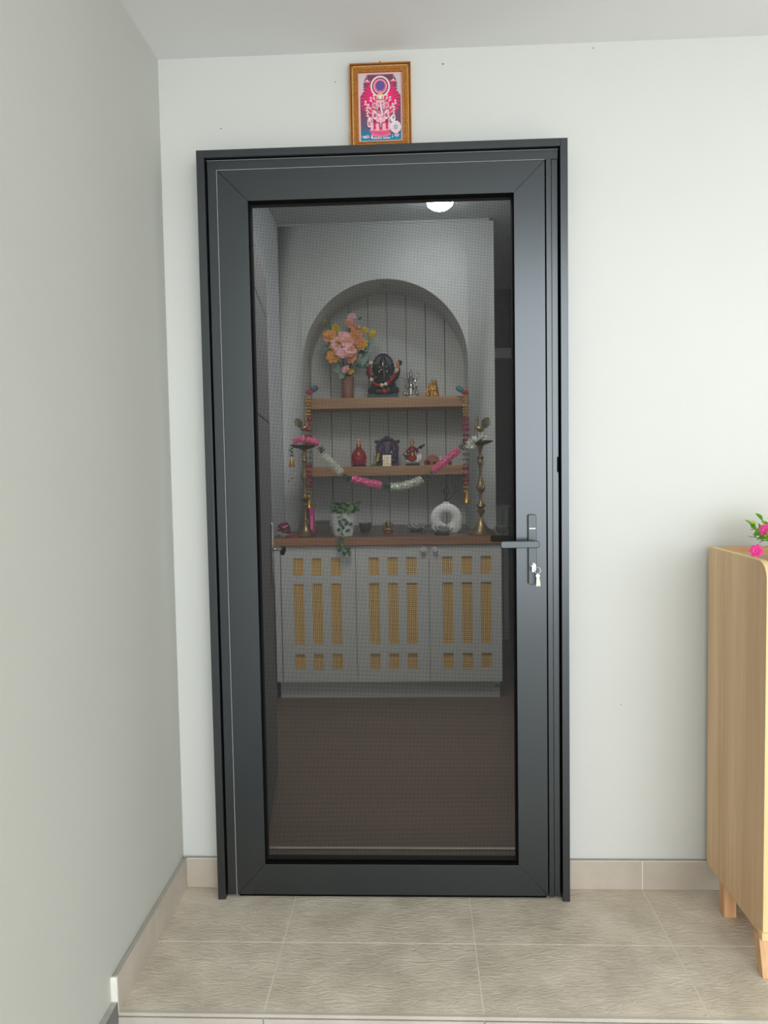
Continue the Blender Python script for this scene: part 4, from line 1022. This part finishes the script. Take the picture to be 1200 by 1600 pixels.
# dark arched couple statue
do_, dO = idol_thing('deity_statue', 'dark violet arched statue of a seated pair on the lower shelf', 'statue', 605, 2.60, S2)
c = MB(); c.prism(rrect(-.072,.072,0,.022,.004), -.035, .03, 'Y'); c.build('base', M['darkstone'], do_)
c = MB(); c.torus((0,.012,.108), .060, .0105, (0,1,0), 32, 8, None, (-.35, PI+.35))
for k in range(13):
    a = -.1+(PI+.2)*k/12; c.ell((.064*math.cos(a), .010, .108+.064*math.sin(a)), (.012,.010,.012), seg=8, rings=6)
for s in (-1,1): c.tube([(s*.058,.012,.02),(s*.062,.012,.06),(s*.058,.012,.10)], [.013,.010,.011], 8); c.ell((s*.068,.008,.155), (.014,.010,.012))
c.ell((0,.01,.176), (.022,.012,.014)); c.build('arch', M['purple'], do_, remesh=.003)
c = MB(); c.prism([(-.056,.02),(.056,.02)]+[(.056*math.cos(PI*k/16), .108+.058*math.sin(PI*k/16)) for k in range(17)], .020, .026, 'Y'); c.build('back_plate', M['mauve'], do_)
c = MB()
for s, h in ((-1,0),(1,.008)):
    x = s*.026
    c.tube([(x,0,.02),(x,0,.06),(x,0,.09),(x,0,.10+h)], [.024,.019,.018,.008], 10); c.ell((x,-.003,.112+h), (.012,.012,.013)); c.cyl((x,0,.12+h), (x,0,.145+h), .011, .003, 10)
    c.tube([(x-s*.012,0,.085),(x-s*.022,-.016,.07),(x-s*.008,-.024,.06)], [.007,.006,.005], 6); c.tube([(x+s*.014,0,.088),(x+s*.028,-.008,.068),(x+s*.018,-.018,.055)], [.007,.006,.005], 6); c.tube([(x,0,.04),(x+s*.02,-.03,.034),(x-s*.012,-.034,.03)], [.015,.012,.009], 8)
c.build('seated_pair', M['purple'], do_, remesh=.003)
MB().tube([(-.062,-.02,.03),(-.056,-.022,.07),(-.05,-.02,.085)], [.009,.007,.003], 8).build('yellow_stem', M['yellow'], do_)
MB().torus((.026,-.018,.078), .010, .002, (0,1,0)).build('silver_necklace', M['silver'], do_)
MB().ell((-.05,-.012,.108), .004).build('gold_boss', M['gold'], do_)
MB().ell((.05,-.014,.058), .005).build('silver_boss', M['silver'], do_)
gc = thing('gold_card', 'small shiny gilt card propped before the dark violet statue', 'card', spot(604.5, 2.535, S2, 720))
MB().box(-.0265,.0265,-.002,.002,.0,.068, rot=rm('X', -8)).build('plate', M['cardgold'], gc)
c = MB(); rr = random.Random(9)
for k in range(34): 
    x, z = rr.uniform(-.021,.021), rr.uniform(.008,.060); c.ell((x, -.0035+ (z-.034)*.14, z), (.0026,.0012,.0026), M['gold'], seg=6, rings=4)
c.build('embossing', M['gold'], gc)
tg = thing('flower_offering', 'tiny pale green and yellow flowers lying beside the gilt card', 'flowers', spot(582.5, 2.53, S2, 725))
c = MB(); rr = random.Random(6)
for k in range(5): 
    p = P3(rr.uniform(-.022,.022), rr.uniform(-.008,.008), .010)
    for q in range(7): 
        e = Vector((rr.uniform(-1,1), rr.uniform(-1,1), rr.uniform(-.5,.8))).normalized(); c.leaf(p, p+e*.011, .003, .2, M['lime' if k % 2 else 'paleleaf'], e.orthogonal())
    c.ell(p-P3(0,0,.003), (.008,.007,.007), M['ivy'], seg=8, rings=6)
c.build('petals', M['lime'], tg)
# player of the lute
vo, vO = idol_thing('deity_figurine', 'seated figurine playing a long lute on the lower shelf', 'figurine', 644, 2.56, S2)
c = MB(); c.prism(rrect(-.044,.046,0,.012,.004), -.03, .028, 'Y'); c.build('base', M['dark'], vo)
c = MB(); c.ell((0,0,.030), (.044,.028,.024)); c.ell((.034,-.014,.040), (.026,.020,.026)); c.tube([(.04,-.01,.036),(.058,-.01,.056),(.052,-.012,.072),(.042,-.014,.07)], [.009,.006,.005,.004], 8); c.ell((-.036,-.004,.050), (.018,.014,.014)); c.build('swan_seat', M['ceramic'], vo, remesh=.003)
c = MB()
c.tube([(0,0,.04),(0,0,.075),(0,0,.112),(0,0,.124)], [.024,.017,.020,.009], 12)
for s in (-1,1): c.tube([(s*.012,0,.050),(s*.036,-.010,.052),(s*.018,-.03,.046),(0,-.03,.030)], [.018,.015,.012,.010], 10); c.tube([(s*.017,0,.108),(s*.034,-.004,.090),(s*.028,-.024,.080)], [.009,.008,.006], 8)
c.build('robed_body', M['goddess'], vo, remesh=.0025)
c = MB(); c.ell((0,-.004,.138), (.0125,.0125,.015), M['skin']); c.ell((0,.004,.146), (.015,.012,.012), M['dark']); c.cyl((0,0,.150), (0,0,.166), .012, .004, 12, M['gold']); c.torus((0,-.006,.110), .018, .003, (0,.7,1), m=M['gold']); c.box(-.005,.005,-.026,-.022,.060,.100, M['gold']); c.build('head', M['skin'], vo)
c = MB(); a, b_ = P3(-.038,-.032,.072), P3(.076,-.026,.126); c.tube([a,b_], .0042, 8, M['twig']); c.ell(a+P3(-.004,0,-.002), (.016,.013,.015), M['silver']); c.ell(b_-P3(.022,0,.012), (.012,.010,.011), M['dark']); c.box(b_.x-.018,b_.x+.004,-.031,-.021,b_.z-.008,b_.z+.004, M['dark'], rot=rm('Y', -25)); c.build('lute', M['twig'], vo)
# terracotta cave
to, tO = idol_thing('terracotta_ornament', 'rounded terracotta ornament with dark openings on the lower shelf', 'ornament', 675, 2.56, S2)
c = MB(); c.lathe([(.048,0),(.050,.012),(.047,.03),(.036,.052),(.018,.064),(0,.067)], (0,0,0), 28, None, (0,0,1), (1,.7)); c.lathe([(.053,.020),(.055,.026),(.050,.03)], (0,0,0), 28, None, (0,0,1), (1,.7)); c.build('shell', M['clay'], to, remesh=.003)
c = MB(); c.ell((-.022,-.026,.018), (.016,.010,.016)); c.ell((.012,-.031,.016), (.010,.006,.010)); c.build('openings', M['dark'], to)
c = MB(); c.leaf((.048,-.01,.02), (.054,-.012,.058), .008, .1, M['cream'], (0,-1,0), .003); c.build('pale_fin', M['cream'], to)
uo, uO = idol_thing('small_pot', 'tiny dark rounded pot near the right end of the lower shelf', 'pot', 702.5, 2.56, S2)
MB().lathe([(.009,0),(.014,.006),(.014,.014),(.008,.019),(.010,.022),(.007,.022),(0,.018)], (0,0,0), 16).build('pot_body', M['maroon'], uo)

# ---- worktop: bundle in bowl
bo = thing('bowl', 'small pale bowl holding a dark red bundle left of the brass lamp', 'bowl', spot(443.5, 2.0, ZW, 835))
MB().lathe([(.016,0),(.018,.004),(.030,.016),(.038,.032),(.036,.033),(.028,.018),(0,.008)], (0,0,0), 24).build('bowl_body', M['ceramic'], bo)
rb = thing('cloth_bundle', 'dark red rounded cloth bundle sitting in the pale bowl', 'bundle', bo.location+P3(.002,0,.020))
c = MB(); c.ell((0,0,.030), (.036,.034,.030)); c.torus((0,0,.012), .030, .009, (.15,0,1)); c.torus((0,0,.030), .032, .007, (.4,0,1), m=None); c.ell((.01,0,.05), (.018,.018,.012)); c.build('cloth', M['maroon'], rb, remesh=.003)
c = MB(); c.tube([(-.03,-.020,.026),(0,-.036,.034),(.028,-.018,.046)], [.003,.004,.003], 6); c.build('pale_fold', M['pink'], rb)
cl_ = thing('folded_cloth', 'dark crimson cloth corner lying under the pale bowl', 'cloth', spot(457, 1.965, ZW, 838))
c = MB(); c.prism([(-.045,-.015),(.030,-.022),(.042,.025),(-.030,.03)], 0.0004, .004, 'Z'); c.prism([(-.015,-.02),(.036,-.012),(.020,.02),(-.01,.018)], .004, .009, 'Z'); c.build('cloth_body', M['crimson'], cl_, bevel=.001)
# incense packets
for px, Y, w_, h_, m_, lab in ((487.5,2.12,.013,.155,'magenta','tall magenta packet standing behind the left brass lamp'),(480.5,2.14,.013,.15,'navy','tall indigo packet standing left of the magenta packet')):
    q = thing('incense_packet', lab, 'packet', spot(px, Y, ZW, 815)); MB().box(-w_,w_,-w_,w_,0,h_).build('packet_body', M[m_], q, bevel=.001)
    MB().box(-w_-.0004,w_+.0004,-w_-.0004,w_+.0004,h_-.02,h_+.001).build('packet_cap', M[m_], q)
    if m_ == 'magenta': MB().box(-.006,.006,-w_-.0008,-w_,.03,.11).build('front_panel', M['pink'], q)
    else: MB().box(-.004,.006,-w_-.0008,-w_,.03,.09).build('front_panel', M['ceramic'], q)
jb = thing('glass_box', 'dim smoky glass box between the packets and the white planter', 'box', spot(505.5, 2.24, ZW, 820))
c = MB(); c.box(-.045,.038,-.03,.03,0,.062); c.build('box_body', M['greyglass'], jb, bevel=.002)
MB().box(-.048,.041,-.033,.033,.062,.072).build('box_lid', M['greyglass'], jb, bevel=.002)
# planter with ivy
pp_ = thing('planter', 'white tapered planter with leaf print on the altar worktop', 'planter', spot(536.5, 1.995, ZW, 836))
MB().lathe([(.048,0),(.052,.003),(.066,.07),(.077,.128),(.0785,.131),(.074,.131),(.062,.07),(.05,.115),(0,.115)], (0,0,0), 36).build('pot_body', M['ceramic'], pp_)
c = MB()
for a, z, L, t_ in ((-1.2,.075,.034,40),(-1.5,.055,.028,-60),(-1.05,.035,.034,20),(-1.75,.085,.026,70),(-1.35,.095,.03,-20),(-1.9,.04,.026,30),(-.8,.07,.03,10)):
    r = .0525+(z-.003)*.206; r += .0004; e = Vector((math.cos(a), math.sin(a), .2)); s_ = Vector((-math.sin(a), math.cos(a), 0)); p = Vector((r*math.cos(a), r*math.sin(a), z)); d = (s_*math.cos(math.radians(t_))+Vector((0,0,1))*math.sin(math.radians(t_)))
    c.leaf(p-d*L/2, p+d*L/2, .009, .02, M['ivydark'], e, .0015)
c.build('leaf_print', M['ivydark'], pp_)
MB().lathe([(.066,.108),(0,.112)], (0,0,0), 24).build('soil', M['maroon'], pp_)
iv = thing('ivy_plant', 'green trailing ivy growing in the white planter', 'plant', pp_.location+P3(0,0,.112)); rr = random.Random(21)
sm2 = MB(); lf2 = MB()
for k in range(22):
    a = rr.uniform(0,2*PI); R = rr.uniform(.02,.085); h = rr.uniform(.02,.085); b_ = P3(.03*math.cos(a),.03*math.sin(a),0); t_ = P3(R*math.cos(a)*1.0,R*math.sin(a),h)
    sm2.tube([b_, b_.lerp(t_,.5)+P3(0,0,.02), t_], .0012, 5)
    for q in range(4):
        p = b_.lerp(t_, rr.uniform(.4,1))+P3(0,0,.012); d = P3(math.cos(a)+rr.uniform(-.8,.8), math.sin(a)+rr.uniform(-.8,.8), rr.uniform(-.5,.6)).normalized(); L = rr.uniform(.022,.038); lf2.leaf(p, p+d*L, L*.40, .12, M['ivydark'] if rr.random() < .65 else M['ivy'], P3(rr.uniform(-.4,.4),-.6,1))
for L, x, z in ((.055,.05,.03),(.045,.038,.016),(.05,-.018,-.004)): lf2.leaf(P3(x-.015,-.055,z+.012), P3(x+.018,-.07,z-.008+L*.55), .022, .1, M['ivy'], P3(.1,-1,.3))
vine = [P3(.0,-.05,.01), P3(.002,-.082,.022), P3(.004,-.092,-.03), P3(.0,-.088,-.09), P3(-.004,-.092,-.125), P3(.010,-.098,-.150), P3(.030,-.098,-.178), P3(.034,-.098,-.198)]
vine2 = [P3(.0,-.088,-.09), P3(-.012,-.095,-.13), P3(-.008,-.098,-.17), P3(.012,-.098,-.192), P3(.04,-.098,-.185)]
sm2.tube(vine, .0014, 5); sm2.tube(vine2, .0012, 5)
for V in (vine[2:], vine2):
    for i, p in enumerate(V):
        for q in range(2 if i > 1 else 1):
            d = P3(rr.uniform(-1,1), -.3, rr.uniform(-1,.2)).normalized(); L = rr.uniform(.018,.028); lf2.leaf(p, p+d*L, L*.38, .1, M['ivydark' if rr.random() < .7 else 'ivy'], P3(0,-1,.4))
sm2.build('stems', M['ivydark'], iv); lf2.build('leaves', M['ivy'], iv)
# glass pieces
def crystal_bloom(px, Y, r, label, name='crystal_lotus', mat='crystal', tall=1.0):
    o = thing(name, label, 'ornament', spot(px, Y, ZW, 828)); c = MB()
    for ring, n, el in ((1,8,.35),(.85,7,.75),(.6,5,1.15)):
        for k in range(n):
            a = 2*PI*k/n+ring*2; e = P3(math.cos(a)*math.cos(el), math.sin(a)*math.cos(el), math.sin(el)*tall); c.leaf(P3(0,0,.010), P3(0,0,.010)+e*r*ring, r*.36*ring, -.18, None, P3(0,0,1), .005)
    c.build('petals', M[mat], o); MB().lathe([(r*.62,0),(r*.66,.004),(r*.5,.010),(0,.012)], (0,0,0), 20).build('base', M['greyglass'], o); return o
crystal_bloom(650.5, 2.20, .062, 'clear crystal flower left of the white ring vase', mat='frost', tall=1.3)
cb = thing('glass_bowl', 'small clear glass bowl just right of the white planter', 'bowl', spot(571, 2.24, ZW, 828))
MB().lathe([(.022,0),(.024,.003),(.036,.03),(.040,.056),(.037,.056),(.032,.028),(0,.008)], (0,0,0), 24).build('bowl_body', M['greyglass'], cb)
MB().lathe([(.028,.046),(.02,.060),(.006,.066),(.007,.074),(0,.078)], (0,0,0), 18).build('lid', M['crystal'], cb)
tf = thing('deity_figurine', 'tiny golden seated figurine at the middle of the worktop', 'figurine', spot(606.5, 2.14, ZW, 828))
c = MB(); c.lathe([(.024,0),(.026,.006),(.020,.014),(0,.014)], (0,0,0), 20); c.build('base', M['rosette'], tf)
c = MB(); c.ell((0,0,.026), (.020,.016,.014)); c.ell((0,0,.042), (.014,.012,.012)); c.ell((0,-.002,.056), (.012,.011,.011)); c.cyl((0,0,.062), (0,0,.074), .009, .003, 10)
for s in (-1,1): c.ell((s*.014,.002,.058), (.008,.003,.009)); c.tube([(s*.012,0,.046),(s*.026,-.004,.044),(s*.026,-.006,.058)], [.005,.005,.004], 6); c.tube([(s*.01,0,.024),(s*.028,-.01,.020),(s*.004,-.02,.018)], [.009,.008,.006], 8)
c.tube([(0,-.012,.054),(.003,-.018,.042),(-.004,-.018,.034)], [.005,.004,.003], 6)
c.build('body', M['brass'], tf, remesh=.002)
# ring vase with twigs
rv = thing('ring_vase', 'white ring shaped vase holding bare twigs on the worktop', 'vase', spot(697.5, 2.10, ZW+.0025, 830))
c = MB(); c.torus((0,0,.078), .060, .031, (0,1,0), 40, 16); c.lathe([(.030,.125),(.020,.150),(.017,.175),(.0175,.178)], (0,0,0), 20); c.box(-.062,.062,-.026,.026,0,.022)
for s in (-1,1): c.ell((s*.055,0,.035), (.032,.030,.035))
c.build('body', M['stoneware'], rv, remesh=.004)
MB().lathe([(.011,.1788),(.0,.1785)], (0,0,0), 16).build('mouth', M['dark'], rv)
tw = thing('twig_branches', 'bare dark twigs standing in the white ring vase', 'twigs', rv.location+P3(0,0,.1795)); c = MB()
for P in ([(-.004,0,0),(-.006,0,.03),(-.014,0,.05),(-.026,0,.062)],[(-.006,0,.03),(-.006,.004,.055),(-.014,.006,.075)],[(.002,0,0),(.006,0,.035),(.004,0,.065),(.010,0,.09)],[(.006,0,.035),(.018,.004,.055),(.014,.004,.075)],[(.003,0,0),(.020,-.004,.012),(.040,-.004,.032),(.048,0,.065),(.036,0,.10),(.036,0,.13)],[(.044,-.002,.045),(.062,0,.058),(.078,.004,.075)],[(.036,0,.10),(.028,.004,.115)],[(.048,0,.065),(.054,0,.09)],[(-.014,0,.05),(-.012,0,.066)]):
    n = len(P); c.tube(P, [.0034*(1-.6*i/(n-1)) for i in range(n)], 6)
c.build('branches', M['twig'], tw)
cg = crystal_bloom(691, 1.985, .068, 'large frosted glass lotus in front of the white ring vase', 'glass_lotus', 'greyfrost', 1.15)
gd = thing('glass_dish', 'small clear glass dish at the right end of the worktop', 'dish', spot(784, 2.10, ZW, 830))
MB().lathe([(.020,0),(.022,.003),(.034,.022),(.038,.036),(.035,.036),(.03,.022),(0,.006)], (0,0,0), 24).build('dish_body', M['greyglass'], gd)


GROUPS = {'oil_lamp':'brass oil lamps on the worktop','wall_shelf':'oak shelves in the arch','hanging_garland':'bead garlands hanging beside the shelf','incense_packet':'packets behind the lamp','deity_figurine':'small figurines on the altar','deity_statue':'dark statues on the shelves','wall_plug':'screw plugs in the white wall'}
for o in list(COL.objects):
    if o.parent is None and o.name.split('.')[0] in GROUPS: o['group'] = GROUPS[o.name.split('.')[0]]
# ================================================================== LIGHT, WORLD, CAMERA
W = bpy.data.worlds.new('overcast'); S.world = W; W.use_nodes = True
nt = W.node_tree; bg = nt.nodes['Background']; bg.inputs['Color'].default_value = (.97,1,.985,1)
tcw = nt.nodes.new('ShaderNodeTexCoord'); dp = nt.nodes.new('ShaderNodeVectorMath'); dp.operation = 'DOT_PRODUCT'
dp.inputs[1].default_value = Vector((.30,-1,.03)).normalized(); nt.links.new(tcw.outputs['Generated'], dp.inputs[0])
mrw = nt.nodes.new('ShaderNodeMapRange'); mrw.interpolation_type = 'SMOOTHSTEP'; mrw.inputs['From Min'].default_value = .90; mrw.inputs['From Max'].default_value = 1.0; mrw.inputs['To Min'].default_value = 1.0; mrw.inputs['To Max'].default_value = 3.3
nt.links.new(dp.outputs['Value'], mrw.inputs['Value']); nt.links.new(mrw.outputs[0], bg.inputs['Strength'])

cam = bpy.data.cameras.new('camera'); co = bpy.data.objects.new('camera', cam); COL.objects.link(co)
cam.sensor_fit = 'VERTICAL'; cam.sensor_height = 36; cam.sensor_width = 27; cam.lens = F/1600*36; cam.clip_start = .02
rgt, up, fwd = RC[0], RC[1], RC[2]
co.matrix_world = Matrix(((rgt.x,up.x,-fwd.x,CAM.x),(rgt.y,up.y,-fwd.y,CAM.y),(rgt.z,up.z,-fwd.z,CAM.z),(0,0,0,1)))
S.camera = co
vs = S.view_settings; vs.view_transform = 'Standard'; vs.look = 'None'; vs.exposure = 0.88; vs.gamma = 1; vs.use_curve_mapping = False
